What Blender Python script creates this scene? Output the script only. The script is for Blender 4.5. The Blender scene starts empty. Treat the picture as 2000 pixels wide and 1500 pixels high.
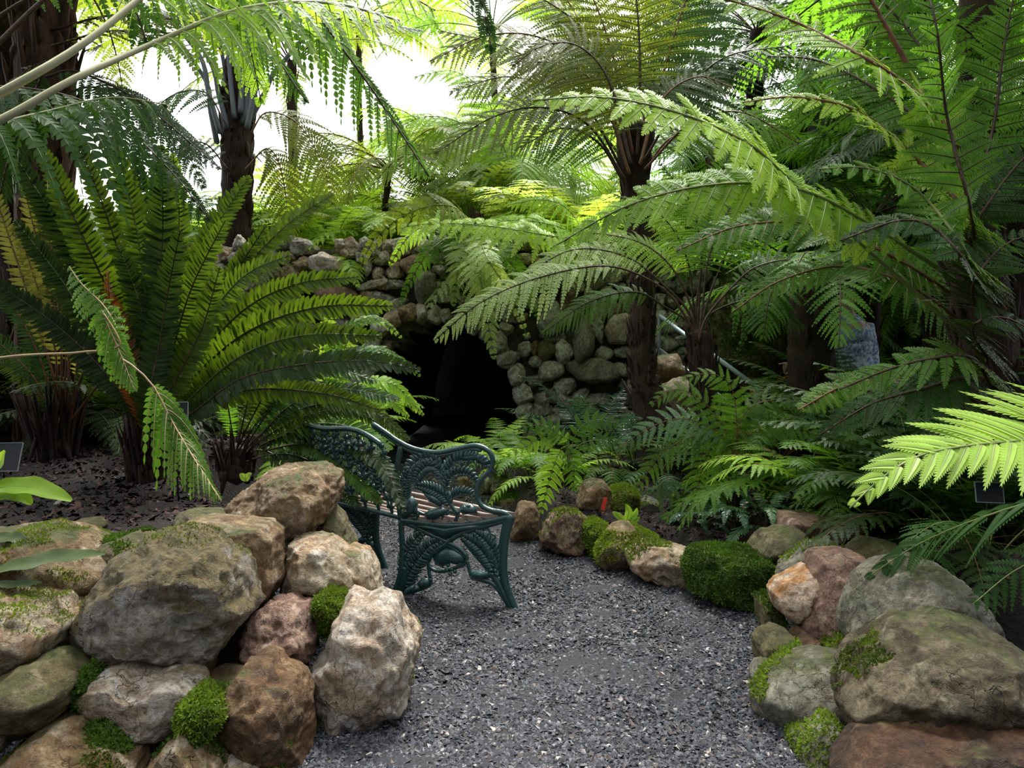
import bpy, bmesh, math, random
import numpy as np
from mathutils import Vector
# ------------------------------------------------------------------ camera, sky, sun, exposure
SC = bpy.context.scene
COL = SC.collection
FPX, CAMH, HOR = 1500.0, 1.23, 640.0          # focal length in pixels of the 2000x1500 frame, eye height, horizon row
PITCH = math.atan((750 - HOR) / FPX)
cam_data = bpy.data.cameras.new('camera')
cam_data.sensor_width = 36.0
cam_data.lens = 36.0 * FPX / 2000.0
cam_data.clip_start = 0.05
camera = bpy.data.objects.new('camera', cam_data)
COL.objects.link(camera)
camera.location = (0, 0, CAMH)
camera.rotation_euler = (math.pi / 2 - PITCH, 0, 0)
SC.camera = camera
SC.view_settings.view_transform = 'Standard'
SC.view_settings.look = 'None'
SC.view_settings.gamma = 1.0
SC.view_settings.use_curve_mapping = False
SC.view_settings.exposure = 0.75
SC.cycles.max_bounces = 6
SC.cycles.diffuse_bounces = 3
SC.cycles.glossy_bounces = 2
SC.cycles.transmission_bounces = 4
SC.cycles.transparent_max_bounces = 6
SC.cycles.caustics_reflective = False
SC.cycles.caustics_refractive = False

world = bpy.data.worlds.new('fernery_sky')
SC.world = world
world.use_nodes = True
wn, wl = world.node_tree.nodes, world.node_tree.links
wn.clear()
w_out = wn.new('ShaderNodeOutputWorld')
w_bg = wn.new('ShaderNodeBackground')
w_tc = wn.new('ShaderNodeTexCoord')
w_dot = wn.new('ShaderNodeVectorMath'); w_dot.operation = 'DOT_PRODUCT'
w_dot.inputs[1].default_value = Vector((-0.12, 0.62, 0.78)).normalized()
w_ramp = wn.new('ShaderNodeValToRGB')
cr = w_ramp.color_ramp
cr.elements[0].position = 0.0; cr.elements[0].color = (0.02, 0.025, 0.03, 1)
cr.elements[1].position = 1.0; cr.elements[1].color = (1.0, 1.0, 0.98, 1)
for p, c in ((0.3, (0.05, 0.055, 0.065, 1)), (0.5, (0.20, 0.215, 0.24, 1)), (0.70, (0.80, 0.85, 0.88, 1))):
    e = cr.elements.new(p); e.color = c
w_map = wn.new('ShaderNodeMapRange')
w_map.inputs[1].default_value = -1.0
w_map.inputs[2].default_value = 1.0
wl.new(w_tc.outputs['Generated'], w_dot.inputs[0])
wl.new(w_dot.outputs['Value'], w_map.inputs[0])
wl.new(w_map.outputs[0], w_ramp.inputs[0])
wl.new(w_ramp.outputs[0], w_bg.inputs[0])
w_bg.inputs[1].default_value = 1.9
wl.new(w_bg.outputs[0], w_out.inputs[0])

sun_data = bpy.data.lights.new('sun', 'SUN')
sun_data.energy = 4.8
sun_data.angle = math.radians(22)
sun_data.color = (1.0, 0.98, 0.93)
sun = bpy.data.objects.new('sun', sun_data)
COL.objects.link(sun)
sun.rotation_euler = Vector((0.10, 0.42, 0.90)).to_track_quat('Z', 'Y').to_euler()

# ------------------------------------------------------------------ helpers
_c, _s = math.cos(PITCH), math.sin(PITCH)
def at(px, py, Y):
    """the point at world depth Y that the photograph shows at column px, row py"""
    u = (px - 1000) / FPX; v = (750 - py) / FPX
    dy = _c + v * _s; dz = -_s + v * _c
    t = Y / dy
    return np.array((u * t, Y, CAMH + dz * t))
def plane_at(px, py, A, D):
    """where the ray through px,py meets the vertical plane through A along the ground direction D"""
    u = (px - 1000) / FPX; v = (750 - py) / FPX
    d = np.array((u, _c + v * _s, -_s + v * _c))
    n = np.array((-D[1], D[0], 0.0))
    t = (n[0] * A[0] + n[1] * A[1]) / (n @ d)
    return np.array((0, 0, CAMH)) + d * t
def zc(pts, ox, oy, s):
    return [(ox + x * s, oy + y * s) for x, y in pts]

def tag(o, label=None, cat=None, group=None, kind=None):
    if label: o['label'] = label
    if cat: o['category'] = cat
    if group: o['group'] = group
    if kind: o['kind'] = kind
    return o
def empty(name, loc, label=None, cat=None, group=None):
    o = bpy.data.objects.new(name, None)
    o.empty_display_size = 0.1
    COL.objects.link(o); o.location = tuple(loc)
    return tag(o, label, cat, group)
def link(name, me, parent=None, mat=None):
    """meshes of a thing are written in world space; a child of its Empty is shifted back by the Empty's place"""
    o = bpy.data.objects.new(name, me)
    COL.objects.link(o)
    if mat is not None and len(me.materials) == 0: me.materials.append(mat)
    if parent is not None:
        o.parent = parent
        if parent.type == 'EMPTY': o.location = -parent.location
    return o
def recentre(o, c):
    """give a mesh written in world space its own origin at c"""
    me = o.data; n = len(me.vertices)
    co = np.empty(n * 3, np.float32); me.vertices.foreach_get('co', co)
    co = (co.reshape(-1, 3) - np.asarray(c, np.float32)); me.vertices.foreach_set('co', co.ravel()); me.update()
    o.location = tuple(float(x) for x in c)
    return o

def mesh_uniform(name, V, F, smooth=False):
    """V (n,3) float, F (m,k) int: all faces the same size"""
    V = np.ascontiguousarray(V, dtype=np.float32).reshape(-1, 3)
    F = np.ascontiguousarray(F, dtype=np.int32)
    m, k = F.shape
    me = bpy.data.meshes.new(name)
    me.vertices.add(len(V)); me.vertices.foreach_set('co', V.ravel())
    me.loops.add(m * k); me.loops.foreach_set('vertex_index', F.ravel())
    me.polygons.add(m)
    me.polygons.foreach_set('loop_start', np.arange(0, m * k, k, dtype=np.int32))
    me.polygons.foreach_set('loop_total', np.full(m, k, dtype=np.int32))
    me.polygons.foreach_set('use_smooth', np.full(m, smooth, dtype=bool))
    me.update(calc_edges=True)
    return me
def merge(parts):
    Vs, Fs, n = [], [], 0
    for V, F in parts:
        V = np.asarray(V, float).reshape(-1, 3)
        Vs.append(V); Fs.append(np.asarray(F) + n); n += len(V)
    return np.concatenate(Vs), np.concatenate(Fs)

def unit(v):
    v = np.asarray(v, float)
    return v / np.maximum(np.linalg.norm(v, axis=-1, keepdims=True), 1e-9)
def spline(pts, n):
    """Catmull-Rom through pts, resampled to n points of even arc length"""
    P = np.asarray(pts, float)
    if len(P) == 2:
        return P[0] + (P[1] - P[0]) * np.linspace(0, 1, n)[:, None]
    Q = np.vstack([2 * P[0] - P[1], P, 2 * P[-1] - P[-2]])
    out = []
    for i in range(1, len(Q) - 2):
        t = np.linspace(0, 1, 14, endpoint=False)[:, None]
        a, b, c, d = Q[i - 1], Q[i], Q[i + 1], Q[i + 2]
        out.append(0.5 * ((2 * b) + (-a + c) * t + (2 * a - 5 * b + 4 * c - d) * t ** 2 + (-a + 3 * b - 3 * c + d) * t ** 3))
    R = np.vstack(out + [P[-1:]])
    L = np.concatenate([[0], np.cumsum(np.linalg.norm(np.diff(R, axis=0), axis=1))])
    s = np.linspace(0, L[-1], n)
    return np.stack([np.interp(s, L, R[:, k]) for k in range(3)], 1)
def frames(C, hint):
    T = unit(np.gradient(C, axis=0))
    H = np.broadcast_to(np.asarray(hint, float), C.shape)
    N = H - (H * T).sum(-1, keepdims=True) * T
    bad = np.linalg.norm(N, axis=-1) < 0.15
    if bad.any():
        alt = np.array((0, -1.0, 0.2)); A = alt - (alt * T).sum(-1, keepdims=True) * T
        N[bad] = A[bad]
    N = unit(N)
    return T, N, np.cross(T, N)
def tube(C, r, sides=6, flat=1.0, hint=(0, 0, 1), cap=True):
    """quads of a tube along C; r is a number or one per point; flat squeezes it along the frame normal"""
    C = np.asarray(C, float); n = len(C)
    r = np.broadcast_to(np.asarray(r, float), (n,))
    T, N, B = frames(C, hint)
    a = np.linspace(0, 2 * np.pi, sides, endpoint=False)
    V = C[:, None] + r[:, None, None] * (np.cos(a)[None, :, None] * B[:, None] + flat * np.sin(a)[None, :, None] * N[:, None])
    i = np.arange(n - 1)[:, None] * sides; j = np.arange(sides)[None]; j2 = (j + 1) % sides
    F = np.stack([i + j, i + j2, i + sides + j2, i + sides + j], -1).reshape(-1, 4)
    V = V.reshape(-1, 3)
    if cap:
        k = len(V)
        V = np.vstack([V, C[0] - T[0] * r[0] * 0.5, C[-1] + T[-1] * r[-1] * 0.5])
        F1 = np.stack([np.full(sides, k), j2[0], j[0], j[0]], -1)
        b = (n - 1) * sides
        F2 = np.stack([np.full(sides, k + 1), b + j[0], b + j2[0], b + j2[0]], -1)
        # degenerate quads as triangles are avoided by inserting pairs of faces
        F1 = F1[:, :3]; F2 = F2[:, :3]
        return V, F, np.vstack([F1, F2])
    return V, F, np.zeros((0, 3), int)
def mesh_mixed(name, V, Q, Tt, smooth=True):
    me = bpy.data.meshes.new(name)
    V = np.ascontiguousarray(V, dtype=np.float32).reshape(-1, 3)
    Q = np.asarray(Q, dtype=np.int32).reshape(-1, 4); Tt = np.asarray(Tt, dtype=np.int32).reshape(-1, 3)
    me.vertices.add(len(V)); me.vertices.foreach_set('co', V.ravel())
    me.loops.add(Q.size + Tt.size)
    me.loops.foreach_set('vertex_index', np.concatenate([Q.ravel(), Tt.ravel()]))
    me.polygons.add(len(Q) + len(Tt))
    st = np.concatenate([np.arange(len(Q)) * 4, Q.size + np.arange(len(Tt)) * 3]).astype(np.int32)
    tot = np.concatenate([np.full(len(Q), 4), np.full(len(Tt), 3)]).astype(np.int32)
    me.polygons.foreach_set('loop_start', st); me.polygons.foreach_set('loop_total', tot)
    me.polygons.foreach_set('use_smooth', np.full(len(st), smooth, dtype=bool))
    me.update(calc_edges=True)
    return me
class MB:
    """collects quads and triangles, then links them as ONE mesh object"""
    def __init__(self): self.V = []; self.Q = []; self.T = []; self.n = 0
    def add(self, V, Q=None, T=None):
        V = np.asarray(V, float).reshape(-1, 3)
        self.V.append(V)
        if Q is not None and len(Q): self.Q.append(np.asarray(Q).reshape(-1, 4) + self.n)
        if T is not None and len(T): self.T.append(np.asarray(T).reshape(-1, 3) + self.n)
        self.n += len(V); return self
    def tube(self, C, r, sides=6, flat=1.0, hint=(0, 0, 1)):
        V, Q, T = tube(C, r, sides, flat, hint); return self.add(V, Q, T)
    def box(self, c, s, R=None):
        v = np.array([(x, y, z) for x in (-.5, .5) for y in (-.5, .5) for z in (-.5, .5)]) * np.asarray(s, float)
        if R is not None: v = v @ np.asarray(R, float).T
        return self.add(v + np.asarray(c, float), [(0, 1, 3, 2), (4, 6, 7, 5), (0, 4, 5, 1), (2, 3, 7, 6), (0, 2, 6, 4), (1, 5, 7, 3)])
    def ball(self, c, r, R=None):
        V, F = ICO[2]
        v = V * np.asarray(r, float)
        if R is not None: v = v @ np.asarray(R, float).T
        return self.add(v + np.asarray(c, float), None, F)
    def mesh(self, name, smooth=True):
        return mesh_mixed(name, np.concatenate(self.V), np.concatenate(self.Q) if self.Q else [], np.concatenate(self.T) if self.T else [], smooth)
    def build(self, name, mat, parent=None, smooth=True):
        return link(name, self.mesh(name, smooth), parent, mat)

ICO = {}
for _k in (1, 2, 3, 4, 5, 6):
    _b = bmesh.new(); bmesh.ops.create_icosphere(_b, subdivisions=_k, radius=1.0)
    ICO[_k] = (np.array([v.co[:] for v in _b.verts]), np.array([[v.index for v in f.verts] for f in _b.faces])); _b.free()

def _hash(i, j, k, seed):
    h = (i.astype(np.int64) * 374761393 + j.astype(np.int64) * 668265263 + k.astype(np.int64) * 2147483647 + seed * 974634777) & 0xffffffff
    h = ((h ^ (h >> 13)) * 1274126177) & 0xffffffff
    h = ((h ^ (h >> 16)) * 2246822519) & 0xffffffff
    return ((h ^ (h >> 15)) & 0xffff) / 65535.0
def vnoise(P, seed=0):
    P = np.asarray(P, float); I = np.floor(P).astype(np.int64); f = P - I
    f = f * f * (3 - 2 * f); r = 0
    for dx in (0, 1):
        for dy in (0, 1):
            for dz in (0, 1):
                w = (f[..., 0] if dx else 1 - f[..., 0]) * (f[..., 1] if dy else 1 - f[..., 1]) * (f[..., 2] if dz else 1 - f[..., 2])
                r = r + w * _hash(I[..., 0] + dx, I[..., 1] + dy, I[..., 2] + dz, seed)
    return r * 2 - 1
def fbm(P, seed=0, octaves=4, gain=0.5):
    r, a = 0, 1.0
    for o in range(octaves):
        r = r + a * vnoise(np.asarray(P) * 2 ** o, seed + o * 17); a *= gain
    return r

# ------------------------------------------------------------------ materials
def nmat(name):
    m = bpy.data.materials.new(name); m.use_nodes = True
    nt = m.node_tree; nt.nodes.clear()
    out = nt.nodes.new('ShaderNodeOutputMaterial')
    return m, nt.nodes, nt.links, out
def ramp(N, stops):
    r = N.new('ShaderNodeValToRGB'); e = r.color_ramp.elements
    e[0].position, e[0].color = stops[0][0], (*stops[0][1], 1)
    e[1].position, e[1].color = stops[-1][0], (*stops[-1][1], 1)
    for p, c in stops[1:-1]:
        x = e.new(p); x.color = (*c, 1)
    return r
def leaf_mat(name, c, trans=0.45, rough=0.42, var=0.35, tc=None, brown=0.0):
    m, N, L, out = nmat(name)
    geo = N.new('ShaderNodeNewGeometry'); oi = N.new('ShaderNodeObjectInfo')
    nz = N.new('ShaderNodeTexNoise'); nz.inputs['Scale'].default_value = 9.0; nz.inputs['Detail'].default_value = 2
    L.new(geo.outputs['Position'], nz.inputs['Vector'])
    lo = tuple(x * (1 - var) for x in c); hi = (c[0] * (1 + var * 1.2), c[1] * (1 + var * 0.9), c[2] * (1 + var * 0.5))
    stops = [(0.25, lo), (0.75, hi)]
    if brown: stops = [(0.25, lo), (0.7 - brown, hi), (0.8, (0.16, 0.07, 0.02))]
    rp = ramp(N, stops)
    add = N.new('ShaderNodeMath'); add.operation = 'MULTIPLY_ADD'; add.inputs[1].default_value = 0.35
    L.new(oi.outputs['Random'], add.inputs[0]); L.new(nz.outputs['Fac'], add.inputs[2])
    sub = N.new('ShaderNodeMath'); sub.operation = 'SUBTRACT'; sub.inputs[1].default_value = 0.17
    L.new(add.outputs[0], sub.inputs[0]); L.new(sub.outputs[0], rp.inputs[0])
    pr = N.new('ShaderNodeBsdfPrincipled'); pr.inputs['Roughness'].default_value = rough
    pr.inputs['Specular IOR Level'].default_value = 0.22
    L.new(rp.outputs[0], pr.inputs['Base Color'])
    tr = N.new('ShaderNodeBsdfTranslucent')
    mx = N.new('ShaderNodeMix'); mx.data_type = 'RGBA'; mx.blend_type = 'MULTIPLY'; mx.inputs[0].default_value = 1.0
    tcol = tc or (1.9, 1.75, 0.7)
    L.new(rp.outputs[0], mx.inputs[6]); mx.inputs[7].default_value = (*tcol, 1)
    L.new(mx.outputs[2], tr.inputs[0])
    ms = N.new('ShaderNodeMixShader'); ms.inputs[0].default_value = trans
    L.new(pr.outputs[0], ms.inputs[1]); L.new(tr.outputs[0], ms.inputs[2]); L.new(ms.outputs[0], out.inputs[0])
    return m
def plain_mat(name, c, rough=0.6, c2=None, scale=20, bump=0.0, metal=0.0, spec=0.4, coat=0.0, detail=4, stretch=None):
    m, N, L, out = nmat(name)
    pr = N.new('ShaderNodeBsdfPrincipled')
    pr.inputs['Roughness'].default_value = rough; pr.inputs['Metallic'].default_value = metal
    pr.inputs['Specular IOR Level'].default_value = spec; pr.inputs['Coat Weight'].default_value = coat
    if c2 is None and not bump:
        pr.inputs['Base Color'].default_value = (*c, 1)
    else:
        tc = N.new('ShaderNodeTexCoord'); nz = N.new('ShaderNodeTexNoise')
        nz.inputs['Scale'].default_value = scale; nz.inputs['Detail'].default_value = detail; nz.inputs['Roughness'].default_value = 0.65
        src = tc.outputs['Object']
        if stretch:
            mp = N.new('ShaderNodeMapping'); mp.inputs['Scale'].default_value = stretch
            L.new(src, mp.inputs[0]); src = mp.outputs[0]
        L.new(src, nz.inputs['Vector'])
        rp = ramp(N, [(0.3, c), (0.7, c2 or c)])
        L.new(nz.outputs['Fac'], rp.inputs[0]); L.new(rp.outputs[0], pr.inputs['Base Color'])
        if bump:
            b = N.new('ShaderNodeBump'); b.inputs['Strength'].default_value = bump; b.inputs['Distance'].default_value = 0.02
            L.new(nz.outputs['Fac'], b.inputs['Height']); L.new(b.outputs[0], pr.inputs['Normal'])
    L.new(pr.outputs[0], out.inputs[0])
    return m
def island_mat(name, stops, rough=0.7, spec=0.3):
    """one tone per loose chip"""
    m, N, L, out = nmat(name)
    geo = N.new('ShaderNodeNewGeometry'); rp = ramp(N, stops); rp.color_ramp.interpolation = 'CONSTANT' if len(stops) > 3 else 'LINEAR'
    L.new(geo.outputs['Random Per Island'], rp.inputs[0])
    pr = N.new('ShaderNodeBsdfPrincipled'); pr.inputs['Roughness'].default_value = rough; pr.inputs['Specular IOR Level'].default_value = spec
    L.new(rp.outputs[0], pr.inputs['Base Color']); L.new(pr.outputs[0], out.inputs[0])
    return m
def rock_mat(name, c1, c2, c3, moss=0.35, vein=0.5, rough=0.55, dark=(0.03, 0.022, 0.014), film=((0.028, 0.038, 0.008), (0.105, 0.115, 0.028))):
    """quartz: pale c1, stain c2, second stain c3, thin dark cracks, green film on upward faces"""
    m, N, L, out = nmat(name)
    tc = N.new('ShaderNodeTexCoord'); geo = N.new('ShaderNodeNewGeometry'); oi = N.new('ShaderNodeObjectInfo')
    off = N.new('ShaderNodeVectorMath'); off.operation = 'MULTIPLY_ADD'
    off.inputs[1].default_value = (31, 17, 23)
    cmb = N.new('ShaderNodeCombineXYZ')
    for i in range(3): L.new(oi.outputs['Random'], cmb.inputs[i])
    L.new(cmb.outputs[0], off.inputs[0]); L.new(tc.outputs['Object'], off.inputs[2])
    P = off.outputs[0]
    def noise(sc, det=5, dist=0.0, ro=0.6):
        n = N.new('ShaderNodeTexNoise'); n.inputs['Scale'].default_value = sc; n.inputs['Detail'].default_value = det
        n.inputs['Distortion'].default_value = dist; n.inputs['Roughness'].default_value = ro
        L.new(P, n.inputs['Vector']); return n.outputs['Fac']
    def mix(fac, a, b, kind='MIX'):
        x = N.new('ShaderNodeMix'); x.data_type = 'RGBA'; x.blend_type = kind
        if isinstance(fac, float): x.inputs[0].default_value = fac
        else: L.new(fac, x.inputs[0])
        for s, v in ((6, a), (7, b)):
            if isinstance(v, tuple): x.inputs[s].default_value = (*v, 1)
            else: L.new(v, x.inputs[s])
        return x.outputs[2]
    def thr(v, a, b):
        x = N.new('ShaderNodeMapRange'); x.inputs[1].default_value = a; x.inputs[2].default_value = b
        x.interpolation_type = 'SMOOTHSTEP'; L.new(v, x.inputs[0]); return x.outputs[0]
    n1 = noise(5.0, 6, 1.2); n2 = noise(11.0, 6, 0.8); n3 = noise(45.0, 5, 0.3, 0.7); n4 = noise(3.2, 4, 0.6)
    col = mix(thr(n1, 0.42, 0.62), c1, c2)
    col = mix(thr(n2, 0.52, 0.68), col, c3)
    col = mix(thr(n3, 0.42, 0.66), col, mix(1.0, col, (0.55, 0.50, 0.44), 'MULTIPLY'))
    n5 = noise(130.0, 3, 0.2, 0.6)
    col = mix(thr(n5, 0.50, 0.72), col, mix(1.0, col, (0.60, 0.57, 0.52), 'MULTIPLY'))
    vc = N.new('ShaderNodeTexVoronoi'); vc.inputs['Scale'].default_value = 26.0
    wb2 = N.new('ShaderNodeVectorMath'); wb2.operation = 'MULTIPLY_ADD'; wb2.inputs[1].default_value = (0.10, 0.10, 0.10)
    n6 = N.new('ShaderNodeTexNoise'); n6.inputs['Scale'].default_value = 16; n6.inputs['Detail'].default_value = 4; L.new(P, n6.inputs['Vector'])
    L.new(n6.outputs['Color'], wb2.inputs[0]); L.new(P, wb2.inputs[2]); L.new(wb2.outputs[0], vc.inputs['Vector'])
    sc_ = N.new('ShaderNodeSeparateXYZ'); L.new(vc.outputs['Color'], sc_.inputs[0])
    col = mix(thr(sc_.outputs[0], 0.2, 1.0), col, mix(1.0, col, (0.70, 0.66, 0.62), 'MULTIPLY'))
    vo = N.new('ShaderNodeTexVoronoi'); vo.feature = 'DISTANCE_TO_EDGE'; vo.inputs['Scale'].default_value = 8.0
    wob = N.new('ShaderNodeVectorMath'); wob.operation = 'MULTIPLY_ADD'; wob.inputs[1].default_value = (0.34, 0.34, 0.34)
    nc = N.new('ShaderNodeTexNoise'); nc.inputs['Scale'].default_value = 9; nc.inputs['Detail'].default_value = 5; L.new(P, nc.inputs['Vector'])
    L.new(nc.outputs['Color'], wob.inputs[0]); L.new(P, wob.inputs[2]); L.new(wob.outputs[0], vo.inputs['Vector'])
    crack = thr(vo.outputs['Distance'], 0.022, 0.0)
    cm = N.new('ShaderNodeMath'); cm.operation = 'MULTIPLY'; L.new(crack, cm.inputs[0]); L.new(thr(n4, 0.48, 0.66), cm.inputs[1])
    cm2 = N.new('ShaderNodeMath'); cm2.operation = 'MULTIPLY'; L.new(cm.outputs[0], cm2.inputs[0]); cm2.inputs[1].default_value = vein
    col = mix(cm2.outputs[0], col, dark)
    # dark pits scattered by noise
    pit = thr(noise(19.0, 6, 1.5, 0.7), 0.62, 0.72)
    col = mix(pit, col, tuple(x * 1.5 for x in dark))
    # algae and moss film where the stone faces up
    sx = N.new('ShaderNodeSeparateXYZ'); L.new(geo.outputs['Normal'], sx.inputs[0])
    up = N.new('ShaderNodeMath'); up.operation = 'MULTIPLY_ADD'; up.inputs[1].default_value = 0.30
    L.new(sx.outputs[2], up.inputs[0]); L.new(noise(7.0, 6, 0.5, 0.65), up.inputs[2])
    mf = thr(up.outputs[0], 0.88 - moss * 0.40, 1.04 - moss * 0.36)
    mcol = mix(thr(n3, 0.35, 0.65), *film)
    col = mix(mf, col, mcol)
    pr = N.new('ShaderNodeBsdfPrincipled'); pr.inputs['Roughness'].default_value = rough
    pr.inputs['Specular IOR Level'].default_value = 0.35
    L.new(col, pr.inputs['Base Color'])
    ad = N.new('ShaderNodeMath'); ad.operation = 'MULTIPLY_ADD'; ad.inputs[1].default_value = -0.5
    L.new(cm.outputs[0], ad.inputs[0]); L.new(noise(22.0, 8, 0.5, 0.7), ad.inputs[2])
    ad2 = N.new('ShaderNodeMath'); ad2.operation = 'MULTIPLY_ADD'; ad2.inputs[1].default_value = 0.30
    L.new(sc_.outputs[0], ad2.inputs[0]); L.new(ad.outputs[0], ad2.inputs[2])
    b = N.new('ShaderNodeBump'); b.inputs['Strength'].default_value = 0.95; b.inputs['Distance'].default_value = 0.03
    L.new(ad2.outputs[0], b.inputs['Height']); L.new(b.outputs[0], pr.inputs['Normal'])
    L.new(pr.outputs[0], out.inputs[0])
    return m

M = {}
M['bright'] = leaf_mat('leaf_bright_green', (0.21, 0.37, 0.055), 0.55, tc=(2.1, 2.0, 0.9))
M['lime'] = leaf_mat('leaf_lime', (0.30, 0.46, 0.09), 0.45, 0.38, 0.2)
M['mid'] = leaf_mat('leaf_mid_green', (0.085, 0.20, 0.028), 0.5, tc=(2.1, 2.1, 0.8))
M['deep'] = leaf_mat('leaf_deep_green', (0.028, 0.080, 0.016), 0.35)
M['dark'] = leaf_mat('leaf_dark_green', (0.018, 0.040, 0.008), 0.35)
M['olive'] = leaf_mat('leaf_olive', (0.115, 0.155, 0.025), 0.52, 0.5, 0.25, tc=(2.05, 2.05, 0.8))
M['crown'] = leaf_mat('leaf_crown_fern', (0.055, 0.095, 0.013), 0.5, 0.36, 0.4, tc=(1.9, 1.9, 0.6))
M['rust'] = leaf_mat('leaf_rust', (0.14, 0.06, 0.015), 0.35, tc=(1.8, 1.2, 0.6))
M['blue'] = leaf_mat('leaf_blue_green', (0.075, 0.17, 0.08), 0.3, 0.35)
M['teal'] = leaf_mat('leaf_dark_blue_green', (0.03, 0.085, 0.055), 0.2, 0.22)
M['pale'] = leaf_mat('leaf_pale_green', (0.34, 0.46, 0.20), 0.52, 0.4, 0.2)  # tone lifted to stand in for overexposed light at the back
M['yellow'] = leaf_mat('leaf_yellow_green', (0.24, 0.25, 0.07), 0.5, tc=(1.7, 1.6, 0.7))
M['orange'] = leaf_mat('leaf_dry_orange', (0.42, 0.15, 0.03), 0.3)
M['st_dark'] = plain_mat('stalk_dark_brown', (0.028, 0.014, 0.008), 0.5, (0.07, 0.03, 0.014), 30, 0.3)
M['st_green'] = plain_mat('stalk_green', (0.10, 0.16, 0.03), 0.45, (0.17, 0.17, 0.05), 8)
M['st_pale'] = plain_mat('stalk_pale_green', (0.32, 0.31, 0.16), 0.45, (0.44, 0.41, 0.25), 12)
M['st_brown'] = plain_mat('stalk_red_brown', (0.10, 0.035, 0.014), 0.5, (0.20, 0.09, 0.04), 20, 0.3)
M['st_blue'] = plain_mat('stalk_blue_grey', (0.09, 0.10, 0.12), 0.6, (0.17, 0.18, 0.21), 6, 0.2)
M['st_tan'] = plain_mat('stalk_tan', (0.36, 0.24, 0.12), 0.45, (0.5, 0.36, 0.2), 20)
M['trunk'] = plain_mat('trunk_fibrous_brown', (0.008, 0.005, 0.004), 0.9, (0.050, 0.021, 0.013), 26, 1.0, stretch=(1, 1, 0.25))
M['fibre'] = plain_mat('trunk_root_fibre', (0.05, 0.02, 0.010), 0.9, (0.17, 0.07, 0.03), 60, 0.6)
M['soil'] = plain_mat('soil_dark', (0.006, 0.004, 0.004), 0.95, (0.020, 0.012, 0.011), 60, 0.9)
M['grit'] = plain_mat('grit_dark', (0.016, 0.016, 0.020), 0.9, (0.045, 0.043, 0.05), 120, 0.6)
M['gravel'] = island_mat('gravel_chips', [(0.0, (0.022, 0.023, 0.029)), (0.25, (0.042, 0.044, 0.054)), (0.5, (0.065, 0.066, 0.080)), (0.72, (0.10, 0.10, 0.115)), (0.88, (0.085, 0.068, 0.06)), (0.955, (0.20, 0.19, 0.19)), (0.985, (0.42, 0.36, 0.31))], 0.6)
M['bark'] = island_mat('bark_chips', [(0.0, (0.008, 0.004, 0.004)), (0.4, (0.024, 0.011, 0.010)), (0.75, (0.055, 0.023, 0.019)), (0.93, (0.13, 0.06, 0.05)), (0.99, (0.25, 0.2, 0.18))], 0.75)
M['moss'] = leaf_mat('moss_green', (0.10, 0.17, 0.018), 0.25, 0.8, 0.6)
M['moss2'] = leaf_mat('moss_deep_green', (0.045, 0.10, 0.012), 0.25, 0.8, 0.5)
M['mossy'] = plain_mat('moss_bed', (0.018, 0.030, 0.006), 0.95, (0.07, 0.10, 0.018), 30, 1.0)
M['cream'] = rock_mat('stone_cream', (0.52, 0.43, 0.31), (0.42, 0.27, 0.15), (0.62, 0.56, 0.48), 0.25)
M['white'] = rock_mat('stone_white', (0.62, 0.55, 0.48), (0.48, 0.36, 0.25), (0.70, 0.66, 0.62), 0.16, 0.6)
M['tan'] = rock_mat('stone_tan', (0.34, 0.235, 0.125), (0.19, 0.105, 0.045), (0.46, 0.38, 0.28), 0.40, 0.8)
M['bigst'] = rock_mat('stone_big_olive_brown', (0.20, 0.16, 0.10), (0.065, 0.042, 0.020), (0.30, 0.265, 0.18), 0.45, 0.9)  # albedo lowered to stand in for shade on the right wall
M['brown'] = rock_mat('stone_brown', (0.12, 0.068, 0.034), (0.20, 0.105, 0.050), (0.24, 0.18, 0.12), 0.3, 0.8)  # darkened as well, shade of the right wall put into the tone
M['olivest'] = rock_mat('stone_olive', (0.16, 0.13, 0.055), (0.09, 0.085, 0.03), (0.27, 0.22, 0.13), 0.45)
M['grey'] = rock_mat('stone_grey', (0.27, 0.255, 0.205), (0.15, 0.15, 0.105), (0.38, 0.35, 0.26), 0.4)  # darkened likewise to suit the shaded stones of the right wall
M['twotone'] = rock_mat('stone_grey_quartz', (0.42, 0.38, 0.34), (0.22, 0.17, 0.10), (0.50, 0.46, 0.43), 1.0, 0.8, film=((0.055, 0.042, 0.014), (0.17, 0.125, 0.055)))
M['pink'] = rock_mat('stone_pink_brown', (0.36, 0.22, 0.16), (0.24, 0.14, 0.11), (0.52, 0.40, 0.32), 0.14)
M['orangest'] = rock_mat('stone_orange_white', (0.68, 0.52, 0.40), (0.62, 0.30, 0.10), (0.72, 0.62, 0.52), 0.05, 0.3)
M['wallst'] = rock_mat('stone_wall_grey', (0.54, 0.51, 0.47), (0.32, 0.29, 0.25), (0.70, 0.67, 0.63), 0.15, 1.0)
M['wallpale'] = rock_mat('stone_wall_pale', (0.70, 0.66, 0.61), (0.46, 0.41, 0.35), (0.80, 0.77, 0.73), 0.12, 1.0)
M['core'] = plain_mat('wall_core_mortar', (0.05, 0.045, 0.037), 0.95, (0.15, 0.135, 0.11), 14, 1.0)
M['cave'] = plain_mat('grotto_lining', (0.002, 0.002, 0.002), 0.95, (0.006, 0.006, 0.006), 6, 1.0)  # near-black tone stands in for the darkness inside the tunnel
M['bank'] = plain_mat('bank_earth_moss', (0.010, 0.012, 0.005), 0.95, (0.05, 0.06, 0.018), 7, 1.0)
M['iron'] = plain_mat('cast_iron_green', (0.007, 0.038, 0.038), 0.28, (0.014, 0.062, 0.060), 60, 0.25, spec=0.6, coat=0.4)
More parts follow.
